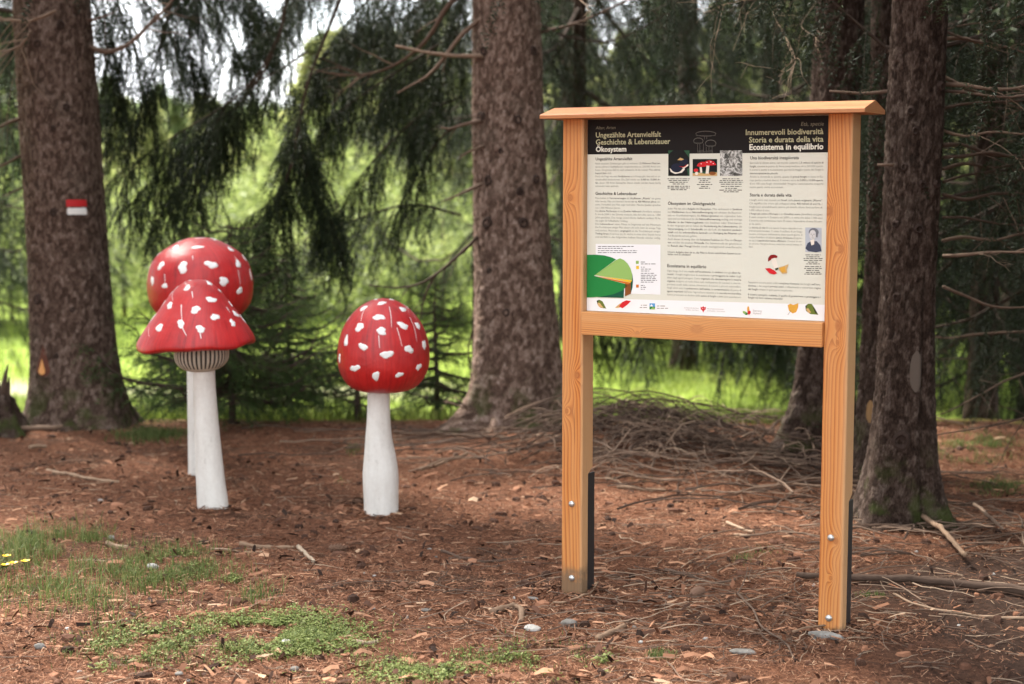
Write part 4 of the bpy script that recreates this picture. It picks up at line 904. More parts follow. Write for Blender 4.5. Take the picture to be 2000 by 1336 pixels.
def ell(cx, cy, rx, ry, rot=0, a0=0, a1=360, n=18):
    a = np.radians(np.linspace(a0, a1, n, endpoint=(a1 - a0) < 360)); c, s_ = math.cos(R(rot)), math.sin(R(rot))
    return [(cx + rx * math.cos(q) * c - ry * math.sin(q) * s_, cy + rx * math.cos(q) * s_ + ry * math.sin(q) * c) for q in a]
def rect(x0, y0, x1, y1, sk=0): return [(x0, y0), (x1, y0 + sk), (x1, y1 + sk), (x0, y1)]
flat('header_band', [('black', 1, [(280, 120), (1560, 120), (1560, 314.5), (280, 325.5)])])
flat('footer_band', [('white', 1, [(280, 1074), (1560, 1111), (1560, 1300), (280, 1300)])])
flat('chart_box', [('white', 1, [(330, 792), (668, 796), (668, 1057), (330, 1046)])])
flat('pie_chart', [('gd', 3, [(270, 848), (330, 848), (375, 852), (410, 861), (437, 873), (322, 958), (485, 1001), (497, 1010), (470, 1035), (420, 1055), (360, 1067), (310, 1071), (270, 1071)]),
    ('gd2', 2, [(497, 1008), (470, 1033), (420, 1054), (360, 1067), (335, 1070), (476, 1074), (480, 1005)]),
    ('gl', 4, [(326, 955), (436, 876), (458, 867), (478, 876), (498, 895), (513, 922), (521, 950), (520, 981)]), ('yel', 4, [(328, 957), (520, 982), (514, 993)]), ('ora', 4, [(322, 959), (514, 994), (500, 1003)]),
    ('bro', 3, [(484, 1000), (514, 992), (514, 1052), (483, 1066)]), ('gd2', 3, [(513, 994), (520, 980), (522, 950), (525, 985), (522, 1020), (513, 1052)])])
flat('legend_swatch', [('gl', 2, rect(540, 880, 555, 896)), ('yel', 2, rect(541, 907, 556, 923)), ('ora', 2, rect(541, 1004, 555, 1020))])
flat('bracket_fungus_photo', [('pic', 2, rect(709, 304, 820, 437)), ('picg', 3, [(790, 304), (820, 304), (820, 345), (806, 325)]), ('picg', 3, [(808, 400), (820, 395), (820, 436), (812, 436)]), ('picg', 3, [(709, 304), (735, 304), (720, 315), (709, 330)]), ('dblue', 4, ell(753, 395, 30, 24)), ('pale', 3, [(716, 396), (735, 412), (770, 412), (793, 392), (795, 404), (780, 420), (745, 427), (722, 416)]),
    ('dblue', 4, ell(790, 366, 24, 16, -15)), ('pale', 3, [(760, 384), (790, 392), (814, 374), (814, 384), (795, 396), (770, 394)]), ('red', 5, [(764, 386), (790, 390), (808, 376), (800, 388), (785, 393)]), ('tan', 5, [(757, 354), (772, 342), (792, 350), (780, 356)])])
flat('fly_agaric_photo', [('pic', 2, rect(836, 349, 964, 437)), ('picg', 3, rect(836, 415, 964, 437)), ('tan', 4, [(836, 424), (870, 420), (900, 426), (964, 418), (964, 437), (836, 437)]), ('pale', 4, [(873, 392), (884, 392), (887, 420), (876, 420)]), ('pale', 4, [(909, 382), (924, 382), (920, 425), (904, 425)]),
    ('red', 5, [(858, 386), (866, 372), (882, 364), (898, 364), (908, 374), (905, 388), (880, 391)]), ('red', 6, [(890, 374), (905, 360), (925, 355), (948, 362), (962, 380), (940, 382), (915, 384)]), ('red', 5, ell(854, 408, 12, 9)), ('pale', 5, ell(857, 424, 8, 9)), ('bro', 5, ell(940, 424, 18, 9)), ('white', 7, ell(912, 366, 4, 2)), ('white', 7, ell(932, 364, 4, 2)), ('white', 7, ell(882, 374, 3, 2)), ('white', 7, ell(945, 373, 3, 2))])
flat('lichen_photo', [('moss', 2, rect(979, 304, 1095, 437, 0))])
flat('mushroom_line_drawing', [('line', 2, ell(905, 217, 54, 15)), ('black', 3, ell(905, 218, 51, 12)), ('line', 4, rect(853, 226, 957, 228)), ('line', 2, ell(866, 254, 26, 17)), ('black', 3, ell(866, 255, 23, 14)), ('line', 4, rect(843, 264, 890, 266)), ('line', 5, ell(931, 267, 29, 19)), ('black', 6, ell(931, 268, 26, 16)), ('line', 7, rect(904, 279, 958, 281))] +
    [('line', 7, rect(x, y0, x + 2, y1)) for x, y0, y1 in ((862, 272, 315), (874, 272, 316), (898, 232, 246), (910, 232, 246), (921, 286, 316), (938, 286, 316), (893, 268, 312), (907, 285, 312))] + [('line', 7, rect(x, 300 + (x * 7) % 9, x + 1.6, 318)) for x in range(866, 944, 5)])
flat('portrait', [('pbg', 2, rect(1424, 706, 1509, 834, 2)), ('navy', 3, [(1424, 815), (1436, 788), (1458, 775), (1484, 778), (1503, 800), (1509, 830), (1480, 836), (1440, 830)]), ('pale', 4, [(1450, 772), (1472, 768), (1470, 795), (1456, 800)]), ('hair', 4, ell(1468, 731, 26, 22)), ('skin', 5, ell(1463, 744, 18, 25)), ('hair', 6, [(1478, 728), (1492, 730), (1488, 758), (1480, 755)]),
    ('line', 6, rect(1452, 740, 1460, 742)), ('line', 6, rect(1466, 740, 1474, 742)), ('line', 6, rect(1458, 760, 1470, 761.5)), ('line', 6, rect(1461, 746, 1463, 753))])
flat('boletus_drawing', [('redd', 3, [(1229, 885), (1230, 865), (1242, 850), (1262, 847), (1279, 855), (1277, 864), (1250, 872)]), ('pale', 4, [(1246, 870), (1268, 864), (1276, 885), (1284, 920), (1266, 926), (1252, 895)]), ('red', 5, [(1214, 920), (1240, 918), (1262, 930), (1278, 945), (1262, 952), (1238, 946)]), ('tan', 5, [(1286, 914), (1310, 908), (1338, 897), (1328, 925), (1330, 945), (1305, 948), (1288, 930)]), ('gold', 6, [(1290, 918), (1318, 910), (1322, 938), (1302, 942)]), ('leafd', 6, [(1266, 920), (1284, 915), (1284, 925), (1270, 930)])])
flat('printed_leaf', [('leafg', 2, [(336, 1088), (350, 1083), (366, 1092), (386, 1130), (355, 1125), (340, 1108)]), ('tan', 3, [(338, 1098), (352, 1100), (372, 1126), (350, 1122), (341, 1110)]), ('leafd', 3, [(336, 1090), (348, 1083), (342, 1096), (339, 1106)])])
flat('printed_leaf', [('tan', 2, [(430, 1125), (455, 1104), (480, 1095), (470, 1122), (445, 1126)]), ('red', 3, [(452, 1118), (468, 1096), (490, 1086), (515, 1090), (495, 1110), (470, 1128)])])
flat('printed_leaf', [('gold', 2, [(1332, 1112), (1345, 1104), (1362, 1110), (1388, 1101), (1386, 1125), (1376, 1148), (1358, 1155), (1338, 1140)]), ('leafd', 3, [(1331, 1163), (1333, 1163), (1350, 1140), (1348, 1140)])])
flat('printed_leaf', [('leafg', 2, [(1424, 1115), (1440, 1104), (1458, 1105), (1474, 1130), (1492, 1162), (1450, 1158), (1428, 1142)]), ('tan', 3, [(1426, 1130), (1440, 1128), (1455, 1150), (1440, 1152)]), ('leafd', 3, [(1424, 1117), (1438, 1105), (1430, 1122), (1427, 1138)]), ('leafd', 3, [(1462, 1118), (1474, 1130), (1492, 1162), (1474, 1150)])])
flat('landscape_logo', [('blu', 2, rect(611, 1102, 640, 1120)), ('gd', 2, rect(611, 1119, 640, 1134)), ('white', 3, [(613, 1118), (622, 1106), (630, 1118)]), ('gl', 3, [(615, 1134), (628, 1122), (640, 1126), (640, 1134)])])
flat('eagle_logo', [('red', 2, [(878, 1118), (884, 1124), (889, 1119), (891, 1116), (894, 1119), (899, 1124), (905, 1119), (904, 1134), (898, 1138), (894, 1142), (891, 1152), (888, 1142), (884, 1137), (878, 1133)]), ('white', 3, rect(886, 1126, 888, 1132)), ('white', 3, rect(895, 1126, 897, 1132))])
flat('leaf_logo', [('gold', 2, ell(1126, 1134, 6, 17)), ('gl', 3, ell(1107, 1150, 11, 7, 30)), ('gd', 3, ell(1116, 1156, 9, 7)), ('red', 4, ell(1131, 1150, 8, 11, 20))])
# lines of print too small to read: short strokes of uneven length
def strokes(name, rows, ink='text', h=3.6):
    g = np.random.default_rng(int(rows[0][0] * 13 + rows[0][1])); P = []
    for (x0, y, x1) in rows:
        x = x0
        while x < x1 - 2:
            w_ = min(g.uniform(7, 26), x1 - x); P.append((ink, 2, rect(x, y - h, x + w_, y))); x += w_ + 4.5
    return flat(name, P)
def centred(cx, ys, ws): return [(cx - a / 2, y, cx + a / 2) for y, a in zip(ys, ws)]
strokes('photo_caption', centred(763, (454, 463, 472, 481, 493, 502, 511), (116, 105, 94, 62, 116, 116, 82)), 'bold')
strokes('photo_caption', centred(898, (454, 463, 472, 484, 494, 503), (66, 46, 60, 80, 36, 58)), 'bold')
strokes('photo_caption', centred(1037, (454, 463, 472, 482, 494, 504, 513, 522), (90, 120, 124, 108, 106, 60, 124, 78)), 'bold')
strokes('portrait_caption', centred(1464, (851, 861, 870, 880, 889, 898, 912, 922, 932, 942, 951), (80, 68, 100, 96, 52, 70, 84, 92, 70, 76, 90)), 'bold')
strokes('chart_note', [(342, 807, 528), (342, 817, 470), (342, 829, 546), (342, 839, 548)], 'bold', 3.2)
strokes('legend_text', [(566, 888, 590), (566, 898, 648), (566, 915, 588), (566, 925, 618), (566, 935, 610), (566, 947, 636), (566, 957, 648), (566, 966, 640), (566, 975, 644), (566, 984, 650), (566, 993, 636), (566, 1010, 586), (566, 1020, 592), (566, 1030, 586)], 'bold', 3.2)
strokes('logo_text', [(566, 1114, 600), (560, 1126, 600)], 'text', 4)
strokes('logo_text', [(650, 1118, 692), (650, 1130, 708)], 'text', 4)

def text_mesh(mb, body, x0, yb, x1, bold=.0, ink=0, shear=0., right=False, size=None, lay=2, mats=None, fit=True):
    """one printed line; **word** = heavier ink. Width fitted between x0 and x1 unless a size is given. Returns the size used."""
    plain, heavy, on = '', [], False
    k = 0
    while k < len(body):
        if body[k:k + 2] == '**': on = not on; k += 2; continue
        plain += body[k]; heavy.append(on); k += 1
    cu = bpy.data.curves.new('t', 'FONT'); cu.body = plain; cu.size = 1; cu.resolution_u = 2; cu.offset = bold; cu.shear = shear; cu.fill_mode = 'FRONT'
    for _ in range(2): cu.materials.append(None)
    for c_, hv_ in zip(cu.body_format, heavy): c_.material_index = 1 if hv_ else 0
    o = bpy.data.objects.new('t', cu); COL.objects.link(o)
    dg = bpy.context.evaluated_depsgraph_get(); me = bpy.data.meshes.new_from_object(o.evaluated_get(dg))
    n = len(me.vertices); co = np.zeros(n * 3); me.vertices.foreach_get('co', co); co = co.reshape(-1, 3)
    (ua, za), (ub, zb) = zp(x0, yb[0] if isinstance(yb, tuple) else yb), zp(x1, yb[1] if isinstance(yb, tuple) else yb)
    lo, hi = co[:, 0].min(), co[:, 0].max(); s = (ub - ua) / (hi - lo) if size is None else size
    sx = (ub - ua) / (hi - lo) if fit else s
    X_ = ua + (co[:, 0] - lo) * sx; 
    if right: X_ = ub - (hi - co[:, 0]) * sx
    V = np.stack([X_, np.full(n, PD - .0004 * lay), za + co[:, 1] * s], 1)
    by = {}
    for p in me.polygons: by.setdefault((len(p.vertices), p.material_index), []).append(list(p.vertices))
    base = mb.n; mb.add(V, np.array([[0, 0, 0]])[:0].reshape(0, 3), 0)
    mb.F = [q for q in mb.F if len(q[0])]
    for (ln, mi), fs in by.items(): mb.F.append((np.array(fs) + base, ink if not mats else mats[mi]))
    bpy.data.objects.remove(o); bpy.data.curves.remove(cu); bpy.data.meshes.remove(me)
    return s
def title(name, body, x0, y, x1, ink, bold=.012, shear=0., right=False):
    bold = bold * 1.3; mb = MB(); text_mesh(mb, body, x0, y, x1, bold, 0, shear, right); return mb.build(name, INK[ink], panel)
title('subtitle_text', 'Alter, Arten', 331, 194, 434, 'sub', .0, .2)
title('title_text', 'Ungezählte Artenvielfalt', 331, 237, 671, 'title')
title('title_text', 'Geschichte & Lebensdauer', 331, 274, 719, 'title')
title('title_text', 'Ökosystem', 331, 311, 490, 'titlew', .02)
title('subtitle_text', 'Età, specie', 1401, 176, 1520, 'sub', .0, .2)
title('title_text', 'Innumerevoli biodiversità', 1113, 224, 1518, 'title')
title('title_text', 'Storia e durata della vita', 1130, 263, 1518, 'title')
title('title_text', 'Ecosistema in equilibrio', 1132, 301, 1518, 'titlew', .02)
for b_, x0, y, x1 in (('Ungezählte Artenvielfalt', 330, 356, 522), ('Geschichte & Lebensdauer', 329, 536, 547), ('Ökosystem im Gleichgewicht', 707, 588, 954), ('Ecosistema in equilibrio', 704, 913, 907), ('Una biodiversità inesplorata', 1136, 351, 1390), ('Storia e durata della vita', 1134, 544, 1352)):
    title('heading_text', b_, x0, y, x1, 'head', .008)
def para(lines, x0, y0, y1, x1, name='paragraph_text'):
    mb = MB(); n = len(lines); sh = SHORT(lines)
    s = float(np.median([text_mesh(MB(), l, x0, y0, x1) for k, l in enumerate(lines) if k not in sh])) * .97
    for k, l in enumerate(lines): text_mesh(mb, l, x0, y0 + (y1 - y0) * k / max(n - 1, 1), x1, .0, size=s, fit=k not in sh, mats=(0, 1))
    return mb.build(name, [INK['text'], INK['bold']], panel)
def SHORT(lines):
    L_ = [len(l.replace('**', '')) for l in lines]; m = max(L_); return [k for k, q in enumerate(L_) if q < m * .72]
para(['Nach neuesten Schätzungen gibt es weltweit **1,5 Millionen Pilzarten**,', 'davon während Gefäßpflanzen vergleichsweise ca. 250.000 Arten um-', 'fassen. Die grösste Zahl ist noch unbekannt, da die meisten Pilze **mikros-**', '**kopisch klein** sind.', 'Durch die Frage wie viele **Großpilzarten** es in Europa gibt, lässt sich so un-', 'terschiedlich beantworten. Die Zahl reicht von **5.000 bis 10.000 Ar-**', '**ten**, davon 100 Arten Speisepilze. Davon wieder werden heute häufig', 'verwendet beim sammeln.'], 328, 377, 494, 669)
para(['Pilze haben in **Versteinerungen** als **Urpflanzen „Rhynia“** ein gutes', 'Alter bereits. Pilze sind demnach bereits **vor ca. 400 Millionen Jahren** ver-', 'steint. Vermutlich sind Pilze sogar noch älter. Manche Quellen sprechen', 'von 1.000 Millionen Jahren.', 'Der **älteste Pilz Europas** ist ein **Dunkler Hallimasch** (Armillaria ostoyae)', 'Er wurde 2004 in der Schweiz entdeckt, lebt dort alles samt ca. 1.000', 'Jahre geschätzt. Das riesige unterirdische Geflecht umfasst 35 ha,', 'das ergibt 50 Fußballfelder Umfang.', 'Die **Lebensdauer** eines Pilzes ist begrenzt auf ein Minimum', 'Die Fruchtkörper einiger Pilze dauern oft nicht mehr als wenige Tage', 'und sterben. Besonders **vergänglich** ist der Fruchtkörper einiger', '**Tintling-Arten** (Coprinus sp.) Er wächst in etwa einer Stunde heran', 'und zerfällt in der folgenden halben Stunde wieder völlig.'], 328, 557, 759, 669)
para(['Jeder Pilz hat seine **Aufgabe im Ökosystem**. Pilze verbessern in **Symbiose**', 'mit **Waldbäumen** deren **Nährstoffversorgung** und schützen die Baumwur-', 'zeln vor Krankheitserregern. Als **Abbauorganismen** von organischer Subs-', 'tanz sind sie bedeutend für die **Nährstoffverwertung** wichtig und wichtige', '**Glieder in der Nahrungskette** von Insekten oder Kleintieren.', 'In den vergangen Jahren haben die **Veränderung des Lebensraumes**, die', '**Verunreinigung** durch **Schadstoffe**, aus der Luft, die **intensive Landwirt-**', '**schaft** und das **unkontrollierte Sammeln** zum **Rückgang der Pilzarten** zum', 'Teil Bestandsreichtum geführt.', 'Auch dessen ist wenig über die **komplexe Funktion** der Pilze im **Ökosys-**', '**tem** und über die einzelnen **Wirkstoffe**. Das Geheimnisvolle der geheimnisvol-', 'le **Reich der Fungi** bleibt noch weitgehend unerforscht.'], 706, 612, 806, 1094)
para(['**Unsere Aufgabe aber ist es, die Pilze in ihrem natürlichen System zu er-**', '**halten und zu schützen!**'], 706, 838, 850, 1090)
para(['Ogni fungo ha il suo **ruolo nell’ecosistema**. In **simbiosi** con gli **alberi fo-**', '**restali**, i funghi migliorano la nutrizione e **proteggono le radici** degli', 'alberi dagli agenti patogeni. Come **organismi che decompongono** la **materia**', '**organica**, svolgono un ruolo chiave nella riutilizzazione dei nutrienti e sono im-', 'portanti anelli della catena alimentare di insetti e piccoli mammiferi.', 'Negli ultimi anni il **cambiamento dell’habitat**, la **contaminazione** da parte di', '**agenti inquinanti** dell’aria, l’agricoltura intensiva e la **raccolta incontrollata**', 'hanno provocato un declino delle **specie di funghi** e delle loro popolazioni.'], 703, 936, 1060, 1089)
para(['Secondo le ultime stime, nel mondo esistono **1,5 milioni di specie di**', '**funghi**, mentre le piante da fiore comprendono circa 250.000 specie.', 'Il numero esatto è sconosciuto, perché la maggior parte dei funghi è', '**microscopicamente piccola**.', 'Anche la domanda su quante specie di **grandi funghi** ci siano in Eu-', 'ropa porta a risultati diversi. Il numero varia da **5.000 a 10.000 specie**,', 'di cui 100 sono funghi commestibili. Vengono costantemente scoperte', 'nuove specie, anche sconosciute.'], 1134, 374, 500, 1518)
para(['I funghi sono stati trovati nei **fossili** della **pianta originaria „Rhynia“**', 'Ciò significa che erano già sviluppati **circa 400 milioni di anni fa**. I', 'funghi sono probabilmente ancora più antichi, alcune fonti parlano di', '1.000 milioni di anni.', 'Il **fungo più antico d’Europa** è un **Chiodino scuro** (Armillaria ostoyae)', 'È stato scoperto in Svizzera nel 2004 e si stima che abbia 1.000 anni', 'L’enorme rete sotterranea copre 35 ettari, l’equivalente di circa 50 cam-', 'pi da calcio.'], 1132, 567, 692, 1512)
para(['La **durata di vita** di una specie fungina dipende è es-', 'tremamente limitata. Il corpo fruttifero di un fungo', 'muore, scompare solitamente dopo pochi giorni. Il', 'corpo fruttifero di alcune **specie di tintura** (Coprin-', 'us sp.) è **particolarmente effimero**. Cresce in cir-', 'ca un’ora. Nel giro di una mezz’ora torna invece ri-', 'lievi.'], 1130, 711, 811, 1408)
para(['Sappiamo ancora poco sulla **complessa funzione** dei funghi **nell’eco-**', '**sistema** e dei singoli **principi attivi**. L’affascinante e misterioso **regno**', '**dei funghi** rimane in gran parte inesplorato.'], 1126, 996, 1032, 1504)
para(['**Il nostro compito, tuttavia, è quello di preservare e proteggere i**', '**funghi nel loro sistema naturale!**'], 1125, 1060, 1076, 1503)
for b_, x0, y, x1, r_ in (('AUTONOME PROVINZ', 792, 1128, 868, 0), ('BOZEN - SÜDTIROL', 800, 1139, 868, 0), ('PROVINCIA AUTONOMA', 912, 1133, 998, 0), ('DI BOLZANO - ALTO ADIGE', 912, 1144, 1004, 0), ('Sterzing', 1150, 1145, 1196, 0), ('Vipiteno', 1150, 1158, 1194, 0)):
    title('logo_text', b_, x0, y, x1, 'text', .0)

# ------------------------------------------------------------------ forest-floor litter
g = np.random.default_rng(2024)
def zoned(n, s=0):
    x, y = scatter(int(n * 1.7)); k = g.random(len(x)) < np.clip(.5 + 2.2 * fbm(x * 1.2, y * 1.2, 140 + s, 3), .06, 1); x, y = x[k][:n], y[k][:n]; return x, y, len(x)
def scatter(n, y0=4.2, y1=10.2, pad=.7):
    y = y0 * (y1 / y0) ** g.random(n); x = (g.random(n) * 2 - 1) * (.335 * y + pad); return x, y
def strips(mb, x, y, ln, wd, ang, tilt, tint, lift=.002, curl=.0):
    hum_shade = (x + 1.2 * fbm(x * 2, y * 2, 5) - 1.15 - 2.5 * np.maximum(y - 6.3, 0)) > .15; k = ~hum_shade | (g.random(len(x)) < .22)     # few needles on the humus with painted shade by the right post
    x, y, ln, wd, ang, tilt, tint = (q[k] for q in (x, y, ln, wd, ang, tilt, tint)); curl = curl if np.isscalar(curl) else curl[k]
    n = len(x); z = gh(x, y); d = np.stack([np.cos(ang) * np.cos(tilt), np.sin(ang) * np.cos(tilt), np.sin(tilt)], 1)
    roll = g.uniform(-.9, .9, n); s = np.stack([-np.sin(ang), np.cos(ang), np.zeros(n)], 1) * np.cos(roll)[:, None] + np.array([0, 0, 1.]) * np.sin(roll)[:, None]
    c = np.stack([x, y, z + lift + np.abs(np.sin(tilt)) * ln / 2 + np.abs(np.sin(roll)) * wd / 2], 1); hl, hw = ln[:, None] / 2, wd[:, None] / 2
    if np.isscalar(curl) and curl == 0:
        V = np.stack([c - d * hl - s * hw, c + d * hl - s * hw * .7, c + d * hl + s * hw * .7, c - d * hl + s * hw], 1).reshape(-1, 3)
        mb.add(V, np.arange(4 * n).reshape(-1, 4), 0, np.repeat(tint, 4))
    else:
        up = np.array([0, 0, 1.]) * (curl * ln)[:, None]; j = g.uniform(.5, 1.3, (n, 6))
        V = np.stack([c - d * hl - s * hw * j[:, :1], c + up - s * hw * j[:, 1:2], c + d * hl - s * hw * j[:, 2:3] * .7, c + d * hl + s * hw * j[:, 3:4] * .7, c + up + s * hw * j[:, 4:5], c - d * hl + s * hw * j[:, 5:]], 1).reshape(-1, 3)
        b = np.arange(n)[:, None] * 6; mb.add(V, np.concatenate([b + np.array([0, 1, 4, 5]), b + np.array([1, 2, 3, 4])]), 0, np.repeat(tint, 6))
mb = MB()
n = 150000; x, y = scatter(n); big = fbm(x * 1.3, y * 1.3, 77, 3)
strips(mb, x, y, g.uniform(.012, .034, n), g.uniform(.0012, .0026, n), g.uniform(0, 6.283, n), g.normal(size=n) * .3, np.clip(.52 + .6 * big + g.normal(size=n) * .24, 0, 1))
x, y, n = zoned(24000, 1)
strips(mb, x, y, g.uniform(.006, .019, n), g.uniform(.0025, .007, n), g.uniform(0, 6.283, n), g.normal(size=n) * .28, np.clip(.42 + g.normal(size=n) * .28, 0, 1), .003, g.uniform(-.05, .2, n))
x, y, n = zoned(900, 2)
strips(mb, x, y, g.uniform(.03, .075, n), g.uniform(.008, .022, n), g.normal(size=n) * .6 + (g.random(n) > .5) * 3.14, g.normal(size=n) * .15, np.clip(g.choice([.1, .5, .75, .95], n, p=[.4, .4, .16, .04]) + g.normal(size=n) * .08, 0, 1), .005, g.uniform(-.02, .15, n))
x, y, n = zoned(3600, 3)
strips(mb, x, y, g.uniform(.02, .065, n), g.uniform(.003, .009, n), g.normal(size=n) * .55, g.normal(size=n) * .14, np.clip(.62 + g.normal(size=n) * .22, 0, 1), .006, g.uniform(-.02, .08, n))
x, y, n = zoned(2000, 4)
strips(mb, x, y, g.uniform(.015, .045, n), g.uniform(.010, .022, n), g.uniform(0, 6.283, n), g.normal(size=n) * .45, np.clip(.18 + g.normal(size=n) * .14, 0, 1), .004, g.uniform(-.05, .2, n))
for (cx, cy, r0) in [(-.628, 7.40, .085), (-1.459, 7.49, .078), (-1.675, 8.32, .068), (.23, 5.93, .055), (1.13, 5.43, .055)]:
    n = 330; a, q = g.uniform(0, 6.283, n), r0 + np.abs(g.normal(size=n)) * .07; x, y = cx + q * np.cos(a), cy + q * np.sin(a)
    strips(mb, x, y, g.uniform(.015, .05, n), g.uniform(.0015, .008, n), g.uniform(0, 6.283, n), g.normal(size=n) * .22, np.clip(.45 + g.normal(size=n) * .25, 0, 1), .003)
tag(mb.build('needle_litter', M['litter']), 'red-brown fallen needles and bark flakes covering the forest floor', 'litter', kind='stuff')
# clods: lumps of dark humus and bark
mb = MB(); n = 900; x, y = scatter(n)
for k in range(n):
    m = 7; r = g.uniform(.006, .022) * (1.6 if g.random() < .08 else 1); a = np.arange(m) / m * 6.283; el = g.uniform(.6, 2.2); an = g.uniform(0, 3.14); c, s_ = math.cos(an), math.sin(an); z = g1(x[k], y[k]) if False else None
    lo = np.stack([np.cos(a) * r * el * g.uniform(.8, 1.2, m), np.sin(a) * r * g.uniform(.8, 1.2, m)], 1); V = np.concatenate([np.c_[lo, np.full(m, -.004)], np.c_[lo * .75, r * g.uniform(.4, .8, m)], [[0, 0, r * .85]]])
    V = np.c_[V[:, 0] * c - V[:, 1] * s_, V[:, 0] * s_ + V[:, 1] * c, V[:, 2]] + [x[k], y[k], 0]
    i = np.arange(m); j = (i + 1) % m
    mb.add(V, [list(q) for q in np.stack([i, j, m + j, m + i], -1)] + [list(q) for q in np.stack([m + i, m + j, np.full(m, 2 * m)], -1)], 0, g.choice([.04, .1, .25, .5]))
VV = np.concatenate(mb.V); hz = gh(np.repeat(x, 15), np.repeat(y, 15)); VV[:, 2] += hz; mb.V = [VV]
tag(mb.build('humus_clods', M['litter']), 'small dark clods and bark crumbs strewn over the needles', 'clods', kind='stuff')

def twig(mb, x, y, ang, ln, r, tint, arch=.05, lift=.0, wig=.06, sides=4, nseg=7, sub=0):
    t = np.linspace(-.5, .5, nseg); c, s_ = math.cos(ang), math.sin(ang); off = np.cumsum(g.normal(size=nseg)) * wig * ln * .35; off -= off.mean()
    X_ = x + t * ln * c - off * s_; Y_ = y + t * ln * s_ + off * c; Z_ = gh(X_, Y_) + r * .8 + lift + arch * ln * (.25 - t * t) * 2
    P = np.stack([X_, Y_, Z_], 1); tube(mb, P, np.linspace(r, r * .5, nseg), sides, 0, tint, cap=False)
    for _ in range(sub):
        k = g.integers(1, nseg - 1); a2 = ang + g.choice([-1, 1]) * g.uniform(.4, 1.0); l2 = ln * g.uniform(.2, .45)
        q = np.linspace(0, 1, 5); P2 = np.stack([X_[k] + q * l2 * math.cos(a2), Y_[k] + q * l2 * math.sin(a2), Z_[k] + q * l2 * g.uniform(-.05, .25)], 1); tube(mb, P2, np.linspace(r * .5, r * .25, 5), 3, 0, tint, cap=False)
mb = MB()
for k in range(900):
    x, y = scatter(1); twig(mb, x[0], y[0], g.normal() * .7, g.uniform(.05, .22), g.uniform(.0012, .003), g.uniform(.25, 1), .03, 0, .12, 3, 5)
for k in range(300):
    x, y = g.normal(.75, .65), g.normal(5.75, .55)
    if abs(x) < .335 * y + .6 and 4.3 < y: twig(mb, x, y, g.normal() * .9 + .2, g.uniform(.08, .32), g.uniform(.0014, .0032), g.uniform(.3, 1), .05, g.uniform(0, .01), .14, 3, 6, g.integers(0, 2))
for k in range(190):
    x, y = g.normal(2.0, .45), g.normal(6.9, .7)
    twig(mb, x, y, g.normal() * .7, g.uniform(.12, .5), g.uniform(.0015, .005), g.uniform(.25, .85), .10, g.uniform(0, .03), .12, 4, 6, g.integers(0, 3))
tag(mb.build('twig_litter', M['twigwood']), 'thin dry twigs scattered over the needles and round the post feet', 'twigs', kind='stuff')
mb = MB()
for k in range(130):
    x, y = g.normal(.85, .36), g.normal(8.85, .36)
    twig(mb, x, y, g.normal() * .75 + g.choice([0, 3.14]), g.uniform(.25, 1.0), g.uniform(.0025, .0075), g.uniform(.1, .75), g.uniform(.0, .30), g.uniform(0, .12), .12, 5, 9, g.integers(0, 3))
for k in range(70):
    x, y = g.normal(1.45, .3), g.normal(8.15, .35)
    twig(mb, x, y, g.normal() * .7, g.uniform(.3, .9), g.uniform(.0025, .007), g.uniform(.2, .8), g.uniform(.0, .14), g.uniform(0, .06), .08, 5, 9, g.integers(0, 3))
for k in range(520):
    x, y = g.normal(.80, .45), g.normal(8.8, .42)
    twig(mb, x, y, g.uniform(0, 6.28), g.uniform(.10, .40), g.uniform(.0012, .004), g.uniform(.1, .95), g.uniform(-.1, .6), g.uniform(0, .17), .22, 4, 7, g.integers(0, 4))
for k in range(40):
    x, y = g.normal(-.3, .5), g.normal(9.25, .2)
    twig(mb, x, y, g.normal() * .3, g.uniform(.3, .9), g.uniform(.0025, .006), g.uniform(.3, .8), g.uniform(.0, .06), g.uniform(0, .03), .05, 5, 9, 1)
tag(mb.build('brushwood_heap', M['twigwood']), 'tangled heap of dry brushwood on the ground behind the board', 'brushwood', kind='stuff')

# ------------------------------------------------------------------ single sticks, stones, cones
def stick(name, label, pts, r0, r1, pale, seed, cat='stick', tint=.55, lift=0., forks=(), arch=0.):
    P = np.array([ground(*p) for p in pts]); P = spline(P, 6 * len(P)); g_ = np.random.default_rng(seed)
    P[:, 2] = gh(P[:, 0], P[:, 1]) + np.linspace(r0, r1, len(P)) * .75 + lift + arch * np.sin(np.linspace(0, math.pi, len(P)))
    c = P.mean(0); c[2] = P[:, 2].min(); mb = MB(); tube(mb, P - c, np.linspace(r0, r1, len(P)) * g_.uniform(.85, 1.15, len(P)), 8, 0, tint, rough=.28, seed=seed)
    for f in forks:
        Q = np.array([ground(*p) for p in f]); Q = spline(Q, 12); Q[:, 2] = gh(Q[:, 0], Q[:, 1]) + np.linspace(r0 * .6, r1 * .6, 12) + lift + np.linspace(0, .03, 12); tube(mb, Q - c, np.linspace(r0 * .6, r1 * .5, 12), 6, 0, tint, rough=.3, seed=seed + 1)
    o = mb.build(name, M['stickpale' if pale else 'twigwood'], None, True); o.location = c
    return tag(o, label, cat, 'loose sticks on the forest floor')
stick('fallen_pole', 'long thick bark-covered pole lying from the right post to the dark stand', [(1555, 1133), (1700, 1140), (1850, 1147), (2010, 1168), (2120, 1180)], .011, .021, False, 1, 'branch', .33, .012)
stick('stick', 'thin pale curved stick lying below the long bark-covered pole', [(1745, 1158), (1790, 1180), (1850, 1194), (1930, 1203), (2020, 1210)], .0045, .006, True, 2, tint=.55)
stick('stick', 'pale straight stick lying left of the two paired mushrooms', [(93, 926), (150, 936), (232, 944)], .012, .008, True, 3, tint=.5)
